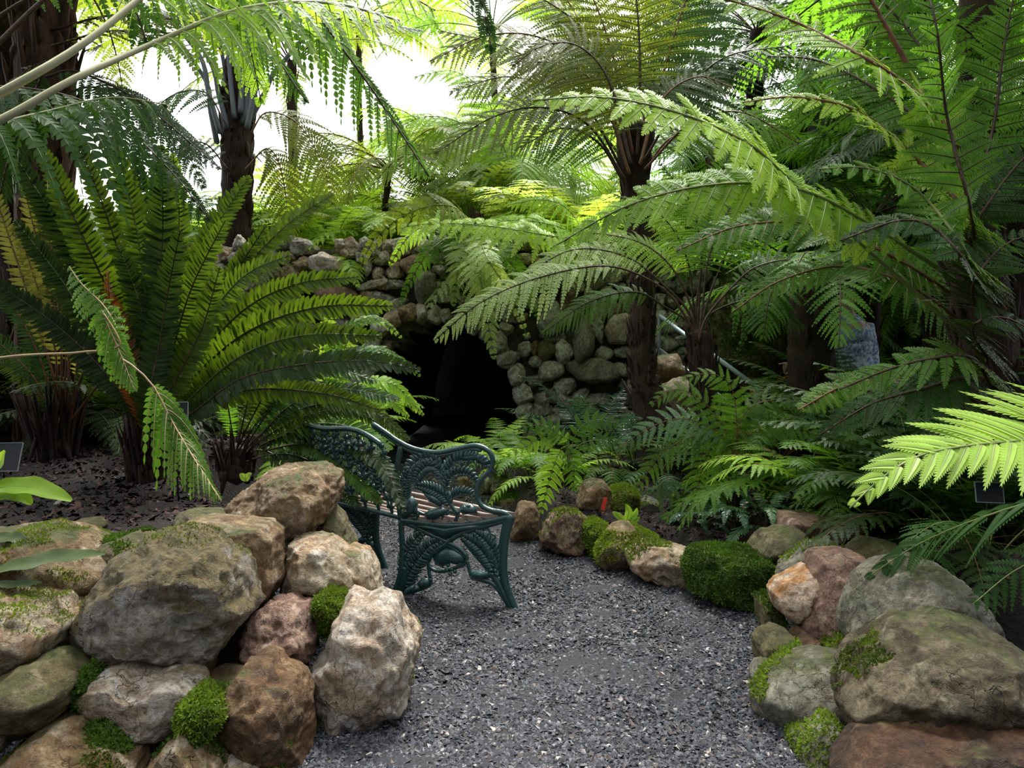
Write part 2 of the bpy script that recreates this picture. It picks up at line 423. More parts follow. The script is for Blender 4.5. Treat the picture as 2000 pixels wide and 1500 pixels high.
M['wood'] = plain_mat('weathered_slat', (0.17, 0.12, 0.10), 0.55, (0.30, 0.23, 0.20), 14, 0.3, stretch=(1, 8, 8))
M['bark_pale'] = plain_mat('bark_pale_brown', (0.07, 0.055, 0.045), 0.9, (0.16, 0.13, 0.10), 22, 0.8, stretch=(1, 1, 0.2))
M['steel'] = plain_mat('rail_steel', (0.42, 0.50, 0.62), 0.3, spec=0.6, metal=0.6)
M['paint'] = plain_mat('white_paint', (0.80, 0.80, 0.78), 0.5)
M['skin'] = plain_mat('skin', (0.62, 0.33, 0.26), 0.5)
M['beige'] = plain_mat('beige_cloth', (0.50, 0.44, 0.40), 0.8)
M['hair'] = plain_mat('brown_hair', (0.06, 0.035, 0.02), 0.6)
M['shirt'] = plain_mat('patterned_shirt', (0.06, 0.14, 0.42), 0.8, (0.85, 0.92, 1.0), 38, detail=1)
M['sign'] = plain_mat('label_black', (0.008, 0.009, 0.012), 0.35)
M['sign_rim'] = plain_mat('label_rim', (0.22, 0.24, 0.26), 0.35)
M['red'] = plain_mat('red_plastic', (0.75, 0.06, 0.04), 0.4)
M['fallen'] = leaf_mat('leaf_fallen_grey_green', (0.055, 0.085, 0.035), 0.15, 0.5, 0.4)
M['trunk_red'] = plain_mat('trunk_red_fibre', (0.010, 0.007, 0.010), 0.9, (0.13, 0.055, 0.030), 22, 1.0, stretch=(1, 1, 0.25))
M['redst'] = rock_mat('stone_dark_red_brown', (0.10, 0.045, 0.020), (0.045, 0.022, 0.012), (0.17, 0.10, 0.05), 0.10, 0.8)  # red-brown stone, darkened to stand in for shade at the right
M['rusty'] = rock_mat('stone_rusty', (0.21, 0.115, 0.050), (0.10, 0.055, 0.025), (0.34, 0.22, 0.12), 0.30, 0.9)

# ------------------------------------------------------------------ rocks
RNG = np.random.default_rng(7)
def poly_radius(P, n=240):
    P = np.asarray(P, float)
    A = P; B = np.roll(P, -1, 0)
    cr_ = A[:, 0] * B[:, 1] - B[:, 0] * A[:, 1]; area = cr_.sum() / 2
    c = ((A + B) * cr_[:, None]).sum(0) / (6 * area)
    A = A - c; B = B - c
    ang = np.linspace(-np.pi, np.pi, n, endpoint=False)
    R = np.zeros(n)
    for i, a in enumerate(ang):
        d = np.array((math.cos(a), math.sin(a)))
        e = B - A; den = d[0] * e[:, 1] - d[1] * e[:, 0]
        den = np.where(abs(den) < 1e-9, 1e-9, den)
        t = (A[:, 0] * e[:, 1] - A[:, 1] * e[:, 0]) / den
        u = (A[:, 0] * d[1] - A[:, 1] * d[0]) / den
        ok = (t > 0) & (u >= -1e-6) & (u <= 1 + 1e-6)
        R[i] = t[ok].max() if ok.any() else 0
    R[R == 0] = R[R > 0].mean()
    R = 0.25 * np.roll(R, 1) + 0.5 * R + 0.25 * np.roll(R, -1)
    return c, ang, R
def rock_verts(P, depth, seed, sub=5, rough=0.06, facets=7):
    """P: outline in metres (x, z); returns vertices around its centre, thickness depth"""
    c, ang, R = poly_radius(P)
    D, F = ICO[sub]
    rg = np.random.default_rng(seed)
    phi = np.arctan2(D[:, 2], D[:, 0])
    rr = np.interp(phi, np.append(ang, np.pi), np.append(R, R[0]))
    rho = np.sqrt(np.clip(1 - D[:, 1] ** 2, 0, 1)) ** 0.62
    mean = R.mean()
    V = np.stack([np.cos(phi) * rr * rho, np.sign(D[:, 1]) * abs(D[:, 1]) ** 0.8 * depth * 0.5, np.sin(phi) * rr * rho], 1)
    for k in range(facets):
        n = unit(rg.normal(size=3) * (0.8, 1.0, 0.8)); 
        if n[1] > 0.3 and rg.random() < 0.6: n[1] *= -1
        lim = (V @ n).max() * (0.70 + 0.18 * rg.random()) if abs(n[1]) > 0.45 else (V @ n).max() * (0.90 + 0.07 * rg.random())
        ex = V @ n - lim
        V = V - np.where(ex > 0, ex * 0.88, 0)[:, None] * n
    f = 1.0 / max(mean, 0.02)
    o = rg.random(3) * 50
    d1 = fbm(V * f * 1.1 + o, seed, 3) * 0.9
    d2 = -abs(fbm(V * f * 2.6 + o, seed + 5, 4)) + 0.25
    d3 = fbm(V * f * 9 + o, seed + 9, 3)
    N = unit(V / np.array((mean, depth * 0.5, mean)) ** 1.0)
    V = V + N * (mean * rough * (d1 * 0.9 + d2 * 1.5 + d3 * 0.16))[:, None]
    return c, V, F
def moss_on(V, F, seed, amount, zmin=0.35, size=0.012, patch=6.0, thr=0.0, cover=1.0):
    """short leaning blades on the faces of (V,F) that look up, inside noise patches"""
    rg = np.random.default_rng(seed)
    A, B, C_ = V[F[:, 0]], V[F[:, 1]], V[F[:, 2]]
    nr = np.cross(B - A, C_ - A); ar = np.linalg.norm(nr, axis=1); nr = unit(nr)
    cen = (A + B + C_) / 3
    w = ar * (nr[:, 2] > zmin) * (fbm(cen * patch + seed, seed, 3) > thr)
    if w.sum() <= 0: return None
    n = int(min(amount, w.sum() / (size * size) * 2.2 * cover))
    if n < 12: return None
    pick = rg.choice(len(F), n, p=w / w.sum())
    r1, r2 = rg.random((2, n)); q = np.sqrt(r1)
    P = A[pick] * (1 - q)[:, None] + B[pick] * (q * (1 - r2))[:, None] + C_[pick] * (q * r2)[:, None]
    N = unit(nr[pick] + rg.normal(size=(n, 3)) * 0.55)
    S = unit(np.cross(N, rg.normal(size=(n, 3))))
    h = size * (0.5 + rg.random(n) * 1.1)[:, None]
    V0 = P - nr[pick] * 0.003
    q4 = np.stack([V0 - S * h * 0.30, V0 + S * h * 0.30, V0 + N * h + S * h * 0.18, V0 + N * h * 1.15 - S * h * 0.12], 1)
    return q4.reshape(-1, 3), np.arange(n * 4).reshape(-1, 4)
ROCKS = []
def rock(name, poly, Y, depth, mat, label, cat='rock', group=None, sub=5, rough=0.07, facets=7, seed=None, moss=0, mthr=0.0, mz=0.35, mmat='moss', msize=0.011, ground=None, grow=1.07):
    seed = seed if seed is not None else (len(ROCKS) + 1) * 13
    W = np.array([at(x, y, Y)[[0, 2]] for x, y in poly])
    m_ = W.mean(0); W = m_ + (W - m_) * grow
    c, V, F = rock_verts(W, depth, seed, sub, rough, facets)
    if ground is not None:
        zlow = V[:, 2].min() + c[1]
        if zlow > ground:       # let it sit on the soil
            V[:, 2] = np.where(V[:, 2] < 0, V[:, 2] * (1 + (zlow - ground) / max(1e-3, -V[:, 2].min())), V[:, 2])
    o = link(name, mesh_mixed(name, V, [], F), None, M[mat])
    o.location = (c[0], Y, c[1])
    tag(o, label, cat, group)
    if moss:
        q = moss_on(V, F, seed, moss, mz, msize, 5.0, mthr)
        if q is not None:
            m = link('moss', mesh_uniform('moss', q[0], q[1]), None, M[mmat]); m.parent = o
            m['label'] = 'green moss growing on the stone'
    ROCKS.append((c[0], Y, c[1], W[:, 0].max() - W[:, 0].min()))
    return o
def blob_poly(cx, cy, w, h, seed, n=9, rot=0.0, jag=0.16):
    rg = np.random.default_rng(seed)
    a = np.linspace(0, 2 * np.pi, n, endpoint=False) + rg.normal(size=n) * 0.16
    r = 1 + rg.normal(size=n) * jag
    x = np.cos(a) * r * w / 2; y = np.sin(a) * r * h / 2
    return [(cx + x[i] * math.cos(rot) - y[i] * math.sin(rot), cy + x[i] * math.sin(rot) + y[i] * math.cos(rot)) for i in range(n)]

# ------------------------------------------------------------------ fern fronds
def prof(x, kind):
    if kind == 'strap': return np.minimum(1, 0.35 + x * 3.2) * np.sqrt(np.clip(1 - x ** 5, 0, 1)) * (1 - 0.12 * x)
    if kind == 'lance': return np.minimum(1, 0.30 + x * 2.4) * np.clip(1 - x, 0, 1) ** 0.62 * 1.08
    if kind == 'tri': return np.clip(1 - x, 0, 1) ** 0.80 * (0.88 + 0.12 * np.minimum(1, x * 6))
    if kind == 'broad': return np.clip(np.sin(np.pi * np.clip(x * 0.80 + 0.18, 0, 1)), 0, 1) ** 0.8 * np.clip(1.02 - x, 0, 1) ** 0.25
    return np.ones_like(x)
def blade(C, hint, width, style, K, bare=0.12, shape='lance', J=14, seed=0, lift=0.0, droop=0.25, ang=(78, 42), pw=1.0, ruffle=0.12, curlT=0.12, tipx=1.0, asym=1.0, pin_w=None, ribs=None):
    """leaflets of one frond along curve C. style: simple (strap pinnae), serr (toothed pinnae), bi (pinnae cut into pinnules)."""
    rg = np.random.default_rng(seed)
    T, N, B = frames(C, hint)
    Ltot = np.linalg.norm(np.diff(C, axis=0), axis=1).sum()
    x = (np.arange(K) + 0.5) / K
    t = bare + (1 - bare) * x ** 0.96
    t = np.clip(t + rg.normal(size=K) * 0.002, 0, 1)
    idx = t * (len(C) - 1)
    def samp(A): return np.stack([np.interp(idx, np.arange(len(C)), A[:, k]) for k in range(3)], 1)
    O, Tk, Nk, Bk = samp(C), unit(samp(T)), unit(samp(N)), unit(samp(B))
    Lk = width * prof(x, shape)
    Lk = np.maximum(Lk, width * 0.05)
    s = np.array((-1.0, 1.0))
    shp = (K, 2)
    al = np.radians(ang[0] + (ang[1] - ang[0]) * x)[:, None] + rg.normal(size=shp) * 0.05
    li = lift + rg.normal(size=shp) * ruffle
    Ln = Lk[:, None] * (1 + rg.normal(size=shp) * 0.05) * np.where(s < 0, asym, 1.0)[None]
    d = np.cos(al)[..., None] * Tk[:, None] + (np.sin(al) * s)[..., None] * Bk[:, None] + li[..., None] * Nk[:, None]
    d = unit(d)
    O = np.broadcast_to(O[:, None], (K, 2, 3))
    G = np.array((0, 0, -1.0))
    Tn = np.broadcast_to(Tk[:, None], d.shape); Nn = np.broadcast_to(Nk[:, None], d.shape)
    def P(u):        # u (...,) stations -> points (K,2,S,3)
        u = np.asarray(u)
        L = Ln[..., None, None]; uu = u[:, None]
        return O[:, :, None] + L * (d[:, :, None] * uu + G * (droop * uu ** 2) + Tn[:, :, None] * (curlT * uu ** 2))
    spacing = Ltot * (1 - bare) / K
    if ribs is not None:
        ribs.append((P(np.linspace(0, 0.92, 6)), Nn))
    if style in ('simple', 'serr'):
        hw = (pin_w if pin_w else spacing * 0.50 * pw)
        if style == 'simple':
            u = np.array((0.0, 0.12, 0.4, 0.7, 0.9, 1.0)); wp = np.array((0.75, 1.0, 0.95, 0.72, 0.42, 0.04))
        else:
            u = np.array((0.0, 0.06, 0.2, 0.36, 0.52, 0.68, 0.84, 1.0)); wp = np.array((0.3, 1.0, 0.98, 0.9, 0.75, 0.56, 0.34, 0.03))
        Cp = P(u); S = len(u)
        dd = unit(np.gradient(Cp, axis=2))
        nn = unit(Nn[:, :, None] - (Nn[:, :, None] * dd).sum(-1, keepdims=True) * dd)
        bb = np.cross(dd, nn)
        Whw = (hw * wp)[None, None, :, None] * (Ln / width)[..., None, None] ** 0.35
        ruf = rg.normal(size=(K, 2, S, 1)) * 0.10
        if style == 'simple':
            Lf = Cp + bb * Whw + nn * Whw * (0.15 + ruf); Rt = Cp - bb * Whw + nn * Whw * (0.15 - ruf)
            V = np.stack([Lf, Cp, Rt], 3).reshape(-1, 3)                 # K,2,S,3
            base = np.arange(K * 2)[:, None, None] * (S * 3) + np.arange(S - 1)[None, :, None] * 3
            q = np.concatenate([base + np.array([[[0, 1, 4, 3]]]), base + np.array([[[1, 2, 5, 4]]])], 1)
            return V, q.reshape(-1, 4)
        # toothed: a solid core strip and a forward-pointing tooth on each segment
        Lf = Cp + bb * Whw * 0.50 + nn * Whw * 0.12; Rt = Cp - bb * Whw * 0.50 + nn * Whw * 0.12
        V1 = np.stack([Lf, Cp, Rt], 3).reshape(-1, 3)
        base = np.arange(K * 2)[:, None, None] * (S * 3) + np.arange(S - 1)[None, :, None] * 3
        q1 = np.concatenate([base + np.array([[[0, 1, 4, 3]]]), base + np.array([[[1, 2, 5, 4]]])], 1).reshape(-1, 4)
        u2 = np.linspace(0.06, 0.97, 13 if J < 14 else J)
        Ct = P(u2); S2 = len(u2)
        dd = unit(np.gradient(Ct, axis=2)); nn = unit(Nn[:, :, None] - (Nn[:, :, None] * dd).sum(-1, keepdims=True) * dd); bb = np.cross(dd, nn)
        Wt = (hw * np.interp(u2, u, wp))[None, None, :, None] * (Ln / width)[..., None, None] ** 0.35
        step = (Ln / S2)[..., None, None]
        qs = []
        for sg in (1, -1):
            a = Ct + bb * Wt * 0.25 * sg - dd * step * 0.55; b = Ct + bb * Wt * 0.25 * sg + dd * step * 0.5
            c2 = Ct + bb * Wt * 1.08 * sg + dd * step * 1.0 - nn * Wt * 0.1; c1 = Ct + bb * Wt * 0.86 * sg - dd * step * 0.10
            qs.append(np.stack([a, b, c2, c1], 3).reshape(-1, 3))
        V2 = np.concatenate(qs); q2 = np.arange(len(V2)).reshape(-1, 4) + len(V1)
        return np.vstack([V1, V2]), np.vstack([q1, q2])
    # bi-pinnate
    v = (np.arange(J) + 0.6) / J
    u = v
    Cp = P(u)
    dd = unit(np.gradient(Cp, axis=2)) if J > 1 else d[:, :, None]
    nn = unit(Nn[:, :, None] - (Nn[:, :, None] * dd).sum(-1, keepdims=True) * dd)
    bb = np.cross(dd, nn)
    pin = spacing * 0.64 * pw
    lj = pin * np.clip(1 - v, 0.02, 1) ** 0.55 * np.minimum(1, 0.7 + v * 2)
    lj = lj[None, None, :, None] * np.clip(Ln / width, 0.3, 1)[..., None, None] ** 0.5
    wj = np.linalg.norm(np.gradient(Cp, axis=2), axis=-1, keepdims=True) * 0.96 + 0 * lj
    parts = []
    for sg in (1.0, -1.0):
        jit = rg.normal(size=(K, 2, J, 1)) * 0.10
        e = unit(bb * sg + dd * (0.42 + jit) - nn * (0.10 + jit))
        a = Cp - dd * wj * 0.54
        b = Cp + dd * wj * 0.50
        tip = Cp + e * lj + dd * lj * 0.16
        m1 = Cp + e * lj * 0.72 - dd * wj * 0.40 + nn * lj * 0.06
        parts.append(np.stack([a, m1, tip, b], 3).reshape(-1, 4, 3))
    V = np.concatenate(parts)
    return V.reshape(-1, 3), np.arange(len(V) * 4).reshape(-1, 4)
NF = [0]
def frond(parent, pts, width, style='bi', K=22, mat='mid', smat='st_green', hint=(0, 0, 1), sr=0.005, name='frond', stalkname='stalk', n=36, midribs=False, label=None, **kw):
    """one frond as a part of its plant: leaflets, with its stalk as a sub-part. pts in world space."""
    NF[0] += 1
    C = spline(pts, n)
    kw.setdefault('seed', NF[0] * 7)
    rb_ = [] if midribs else None
    V, Q = blade(C, hint, width, style, K, ribs=rb_, **kw)
    o = link(name, mesh_uniform(name, V, Q), parent, M[mat] if isinstance(mat, str) else mat)
    mb = MB(); mb.tube(C, np.linspace(sr, sr * 0.28, n), 5, 1.0, (0, 0.2, 1))
    if rb_:
        R, Nn = rb_[0]; k_, _, S_, _ = R.shape
        w_ = (sr * 0.16 + 0.0006) * np.linspace(1, .3, S_)[None, None, :, None]
        d_ = unit(np.gradient(R, axis=2)); b_ = unit(np.cross(d_, Nn[:, :, None])) * w_; n_ = Nn[:, :, None] * w_ * 1.2
        Rv = np.stack([R + b_, R - n_, R - b_, R + n_], 3).reshape(-1, 3)
        st = (np.arange(k_ * 2)[:, None, None] * S_ + np.arange(S_ - 1)[None, :, None]) * 4
        Rq = np.concatenate([st + np.array([[[j, (j + 1) % 4, (j + 1) % 4 + 4, j + 4]]]) for j in range(4)], 1).reshape(-1, 4)
        mb.add(Rv, Rq)
    s = mb.build(stalkname, M[smat] if isinstance(smat, str) else smat, o)
    if label: o['label'] = label
    return o
def arc(base, az, el, L, droop, n=12, bend=0.0):
    """a frond's curve: leaves at elevation el, sinks by droop radians along its length"""
    p = np.array(base, float); out = [p.copy()]
    for i in range(n):
        f = (i + 0.5) / n
        e = el - droop * f ** 1.3; a = az + bend * f
        p = p + L / n * np.array((math.cos(e) * math.cos(a), math.cos(e) * math.sin(a), math.sin(e)))
        out.append(p.copy())
    return np.array(out)
def crown(parent, top, nf, L, width, el=(1.15, 0.5), droop=1.4, seed=0, az0=0, az_range=2 * math.pi, spread=0.05, dL=0.2, **kw):
    rg = np.random.default_rng(seed + 100)
    kw.setdefault('pw', 1.2)
    out = []
    for i in range(nf):
        a = az0 + az_range * (i + rg.random() * 0.6) / nf
        e = el[0] + (el[1] - el[0]) * rg.random()
        l = L * (1 - dL * rg.random())
        b = np.array(top) + np.array((math.cos(a), math.sin(a), 0)) * spread
        C = arc(b, a, e, l, droop * (0.8 + 0.4 * rg.random()), bend=rg.normal() * 0.25)
        hint = np.array((0, 0, 1.0)) - 0.25 * np.array((math.cos(a), math.sin(a), 0))
        out.append(frond(parent, C, width * (0.85 + 0.3 * rg.random()), hint=hint, seed=seed * 31 + i, **kw))
    return out
def trunk_mesh(parent, pts, r, seed=0, mat='trunk', stubs=60, name='trunk', stub_len=0.10, fibre=0):
    C = spline(pts, 40)
    rr = np.interp(np.linspace(0, 1, 40), np.linspace(0, 1, len(r)), r) if not np.isscalar(r) else np.full(40, r)
    V, Q, T = tube(C, rr, 20)
    n = fbm(V * 14, seed, 4)
    ctr = np.vstack([np.repeat(C, 20, 0), C[:1], C[-1:]])
    V = V + unit(V - ctr) * (n * 0.13 * np.repeat(np.append(rr, [0, 0])[:40], 20).mean())[:, None]
    mb = MB(); mb.add(V, Q, T)
    rg = np.random.default_rng(seed)
    Tn, Nn, Bn = frames(C, (0, 1, 0.01))
    for k in range(stubs):       # old frond bases hugging the trunk
        i = rg.integers(0, 38); a = rg.random() * 6.283
        out = math.cos(a) * Nn[i] + math.sin(a) * Bn[i]
        b = C[i] + out * rr[i] * 0.85
        l = stub_len * (0.5 + rg.random())
        up = Tn[i] * (1 if rg.random() < 0.85 else -0.6)
        tip = b + up * l + out * l * (0.10 + 0.30 * rg.random())
        w = rr[i] * (0.10 + 0.10 * rg.random())
        mb.tube(spline([b - up * l * 0.3, (b + tip) / 2 + out * w * 0.5, tip], 5), [w, w, w * 0.8, w * 0.6, w * 0.15], 5)
    o = mb.build(name, M[mat], parent)
    if fibre:
        f = MB()
        for k in range(fibre):
            i = rg.integers(0, 38); a = rg.random() * 6.283
            out = math.cos(a) * Nn[i] + math.sin(a) * Bn[i]
            b = C[i] + out * rr[i] * 0.95
            p = [b]
            for q in range(4): p.append(p[-1] + unit(-Tn[i] * 0.6 + out * 0.35 + rg.normal(size=3) * 0.7) * 0.02)
            f.tube(np.array(p), 0.0016, 3)
        f.build('root_fibre', M['fibre'], o)
    return o
def fern_plant(name, base, label, group=None, cat='fern'):
    return empty(name, base, label, cat, group)
def copy_thing(root, loc, rz, scale=1.0, label=None, group=None):
    def cp(o, parent):
        c = o.copy(); COL.objects.link(c)
        c.parent = parent
        for ch in list(o.children): cp(ch, c)
        return c
    r = cp(root, None)
    r.location = tuple(loc); r.rotation_euler = (0, 0, rz); r.scale = (scale,) * 3
    if label: r['label'] = label
    if group: r['group'] = group
    return r

# ------------------------------------------------------------------ ground, beds, banks
def seg_dist(P, A, B):
    d = B - A; t = np.clip(((P - A) @ d) / (d @ d), 0, 1)
    return np.linalg.norm(P - (A + t[:, None] * d), axis=1)
def inside_poly(P, G):
    x, y = P[:, 0], P[:, 1]; r = np.zeros(len(P), bool)
    for i in range(len(G)):
        x1, y1 = G[i]; x2, y2 = G[(i + 1) % len(G)]
        c = ((y1 > y) != (y2 > y)) & (x < (x2 - x1) * (y - y1) / ((y2 - y1) if y2 != y1 else 1e-9) + x1)
        r ^= c
    return r
def edge_dist(P, line):
    line = np.asarray(line, float)
    return np.min([seg_dist(P, line[i], line[i + 1]) for i in range(len(line) - 1)], axis=0)
LEFT_LINE = [(-7, 2.25), (-2.6, 2.36), (-1.6, 2.46), (-1.2, 2.52), (-0.98, 2.70), (-0.88, 2.95), (-1.0, 3.15), (-1.35, 3.45), (-1.75, 4.2), (-1.55, 5.2), (-1.25, 6.2), (-1.3, 6.9)]
RIGHT_LINE = [(9, 1.9), (1.95, 2.25), (1.55, 2.75), (1.38, 3.2), (1.10, 3.55), (0.90, 3.87), (0.60, 4.1), (0.33, 4.4), (0.13, 4.6), (0.02, 5.1), (0.0, 5.7), (0.12, 6.9)]
LEFT_POLY = LEFT_LINE + [(-8, 6.9), (-8, 2.2)]
RIGHT_POLY = RIGHT_LINE + [(9.2, 6.9), (9.2, 1.9)]
def left_h(P):
    d = edge_dist(P, LEFT_LINE) * np.where(inside_poly(P, LEFT_POLY), 1, -1)
    h = 0.50 * np.clip((d + 0.02) / 0.16, 0, 1) + np.clip(d - 1.2, 0, 3) * 0.10
    far = np.clip((P[:, 1] - 5.0) / 1.5, 0, 1)
    h = h * (1 - 0.25 * far)
    return np.where(d > -0.05, h, -0.05)
def right_h(P):
    d = edge_dist(P, RIGHT_LINE) * np.where(inside_poly(P, RIGHT_POLY), 1, -1)
    near = np.clip((3.5 - P[:, 1]) / 0.5, 0, 1)
    top = 0.15 + 0.20 * near
    h = top * np.clip((d + 0.02) / 0.14, 0, 1) + np.clip(d - 0.9, 0, 4) * 0.10
    tr_ = np.clip((P[:, 0] - 2.1) / 0.4, 0, 1) * np.clip((P[:, 1] - 5.6) / 0.4, 0, 1)
    h = h * (1 - tr_)
    return np.where(d > -0.05, h, -0.05)
def heightfield(name, x0, x1, y0, y1, st, hf, mat, bump=0.012, keep=None):
    xs = np.arange(x0, x1 + st, st); ys = np.arange(y0, y1 + st, st)
    X, Yg = np.meshgrid(xs, ys); P = np.stack([X.ravel(), Yg.ravel()], 1)
    Z = hf(P)
    Z = Z + bump * fbm(np.stack([P[:, 0] * 9, P[:, 1] * 9, Z * 3], 1), 3, 4)
    V = np.stack([P[:, 0], P[:, 1], Z], 1)
    nx, ny = len(xs), len(ys)
    i = np.arange(ny - 1)[:, None] * nx + np.arange(nx - 1)[None]
    Q = np.stack([i, i + 1, i + nx + 1, i + nx], -1).reshape(-1, 4)
    if keep is not None:
        k = keep(V[Q].mean(1)); Q = Q[k]
        used = np.unique(Q); mp = np.full(len(V), -1); mp[used] = np.arange(len(used)); V = V[used]; Q = mp[Q]
    o = link(name, mesh_uniform(name, V, Q, True), None, M[mat])
    return tag(o, kind='structure')
path = heightfield('gravel_path', -4.5, 5.0, 0.6, 7.4, 0.06, lambda P: np.zeros(len(P)), 'grit', 0.006)
path['label'] = 'dark grey gravel path curving past the bench to the grotto'
lb = heightfield('planting_bed_left', -7.5, -0.6, 0.9, 6.95, 0.045, left_h, 'soil', 0.014, lambda c: (c[:, 2] > -0.045))
lb['label'] = 'raised bed of dark bark mulch behind the left rock wall'
rb = heightfield('planting_bed_right', -0.1, 7.5, 1.2, 6.95, 0.045, right_h, 'soil', 0.014, lambda c: (c[:, 2] > -0.045))
rb['label'] = 'bed of dark mulch behind the mossy edging stones on the right'

def chips(name, n, region, size, flat, mat, hf, seed, near_pow=1.0, tilt=0.35):
    rg = np.random.default_rng(seed)
    P = region(rg, n); n = len(P)
    Z = hf(P)
    oct_ = np.array([(1, 0, 0), (-1, 0, 0), (0, 1, 0), (0, -1, 0), (0, 0, 1), (0, 0, -1)], float)
    of = np.array([(0, 2, 4), (2, 1, 4), (1, 3, 4), (3, 0, 4), (2, 0, 5), (1, 2, 5), (3, 1, 5), (0, 3, 5)])
    S = size * (0.5 + rg.random((n, 1)) ** 2.0 * 1.2) * np.stack([0.8 + rg.random(n) * 0.5, 0.5 + rg.random(n) * 0.4, flat * (0.6 + rg.random(n) * 0.8)], 1)
    v = oct_[None] * S[:, None] * (0.75 + 0.5 * rg.random((n, 6, 1)))
    v[:, :, :2] += rg.normal(size=(n, 6, 2)) * size * 0.12
    a = rg.random(n) * 6.283; ca, sa = np.cos(a), np.sin(a)
    tx = rg.normal(size=n) * tilt; ty = rg.normal(size=n) * tilt
    v = v.copy(); v[..., 2] += v[..., 0] * tx[:, None] + v[..., 1] * ty[:, None]
    x = v[..., 0] * ca[:, None] - v[..., 1] * sa[:, None]; y = v[..., 0] * sa[:, None] + v[..., 1] * ca[:, None]
    V = np.stack([x + P[:, 0, None], y + P[:, 1, None], v[..., 2] + Z[:, None] + size * flat * 0.5], -1)
    F = of[None] + np.arange(n)[:, None, None] * 6
    return link(name, mesh_mixed(name, V, [], F.reshape(-1, 3), False), None, M[mat])
def path_region(rg, n):
    y = 1.95 + (7.0 - 1.95) * rg.random(n * 2) ** 1.9
    x = -1.6 + 3.2 * rg.random(n * 2)
    P = np.stack([x, y], 1)
    k = ~inside_poly(P, LEFT_POLY) & ~inside_poly(P, RIGHT_POLY) & (abs(x) < y * 0.70)
    return P[k][:n]
g = chips('gravel', 105000, path_region, 0.0082, 0.45, 'gravel', lambda P: np.zeros(len(P)), 5)
tag(g, 'loose dark grey stone chips covering the garden path', 'gravel', kind='stuff')
def lbed_region(rg, n):
    P = np.stack([-4.5 + 4.0 * rg.random(n * 2), 1.8 + 3.6 * rg.random(n * 2)], 1)
    return P[inside_poly(P, LEFT_POLY) & (edge_dist(P, LEFT_LINE) > 0.10)][:n]
g = chips('bark_mulch', 26000, lbed_region, 0.013, 0.22, 'bark', left_h, 8, tilt=0.5)
tag(g, 'reddish brown bark mulch on the raised bed behind the left rock wall', 'mulch', kind='stuff')
def rbed_region(rg, n):
    P = np.stack([0.0 + 3.6 * rg.random(n * 2), 2.2 + 4.0 * rg.random(n * 2)], 1)
    return P[inside_poly(P, RIGHT_POLY) & (edge_dist(P, RIGHT_LINE) > 0.08)][:n]
g = chips('bark_mulch', 24000, rbed_region, 0.011, 0.25, 'bark', right_h, 9, tilt=0.5)
tag(g, 'dark brown bark mulch on the bed behind the mossy edging stones', 'mulch', kind='stuff')

# rear bank above the grotto and the slope on the right
def rear_h(P):
    x, y = P[:, 0], P[:, 1]
    a = 1.78 + np.clip(y - 7.6, 0, 8) * 0.16
    b = 0.1 + np.clip((y - 6.9) * 1.25, 0, 3.2) + np.clip(x - 5, 0, 4) * 0.15
    w = np.clip((x - 1.5 - 0.5 * (y > 7.3)) / 0.8, 0, 1); w = w * w * (3 - 2 * w)
    h = a * (1 - w) + b * w
    lf = np.clip((-3.0 - x) / 2.0, 0, 1)
    t_ = np.where(x > 1.6, np.clip((y - 6.52) / 0.35, 0, 1), 1.0)
    return h * t_ - 0.12 * (1 - t_) + lf * np.clip(y - 7.0, 0, 3) * 0.15 + 0.10 * t_ * fbm(np.stack([x * 1.2, y * 1.2, 0 * x], 1), 11, 4)
bk = heightfield('rear_bank', -9, 12, 6.5, 14, 0.12, rear_h, 'bank', 0.04, lambda c: (c[:, 1] > 7.35) | (c[:, 0] > 1.75))
bk['label'] = 'dark mossy planted bank behind the grotto wall'
# ------------------------------------------------------------------ grotto wall
AX, AW, AZ = -0.60, 0.70, 1.30       # arch centre, half width, crown height
def arch_z(x):
    q = np.clip(1 - ((x - AX) / AW) ** 2, 0, 1)
    return AZ * np.sqrt(q) ** 0.75
xs = np.arange(-6.5, 2.15, 0.05); zs = np.arange(-0.05, 1.96, 0.05)
X, Zg = np.meshgrid(xs, zs)
Yg = 7.10 + 0.05 * fbm(np.stack([X * 3, Zg * 3, X * 0], -1), 21, 3)
V = np.stack([X, Yg, Zg], -1).reshape(-1, 3)
nx, nz = len(xs), len(zs)
i = np.arange(nz - 1)[:, None] * nx + np.arange(nx - 1)[None]
Q = np.stack([i, i + 1, i + nx + 1, i + nx], -1).reshape(-1, 4)
cc = V[Q].mean(1)
Q = Q[~((abs(cc[:, 0] - AX) < AW) & (cc[:, 2] < arch_z(cc[:, 0])))]
gw = link('wall_grotto', mesh_uniform('wall_grotto', V, Q, True), None, M['core'])
sm = gw.modifiers.new('thickness', 'SOLIDIFY'); sm.thickness = 0.5; sm.offset = -1.0
tag(gw, 'rubble wall core around the dark grotto mouth', kind='structure')
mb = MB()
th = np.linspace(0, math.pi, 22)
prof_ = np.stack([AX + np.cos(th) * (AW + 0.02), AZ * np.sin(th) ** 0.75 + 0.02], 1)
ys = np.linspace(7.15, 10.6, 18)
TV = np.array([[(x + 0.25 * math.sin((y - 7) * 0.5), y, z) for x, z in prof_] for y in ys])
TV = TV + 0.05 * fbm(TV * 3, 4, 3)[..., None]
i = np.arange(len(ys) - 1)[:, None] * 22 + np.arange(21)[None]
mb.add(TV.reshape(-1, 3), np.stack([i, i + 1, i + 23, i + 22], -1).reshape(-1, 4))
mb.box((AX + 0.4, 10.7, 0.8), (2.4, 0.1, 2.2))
gt = mb.build('grotto_tunnel', M['cave']); tag(gt, 'rock tunnel behind the grotto mouth, coloured near-black for its deep shade', kind='structure')
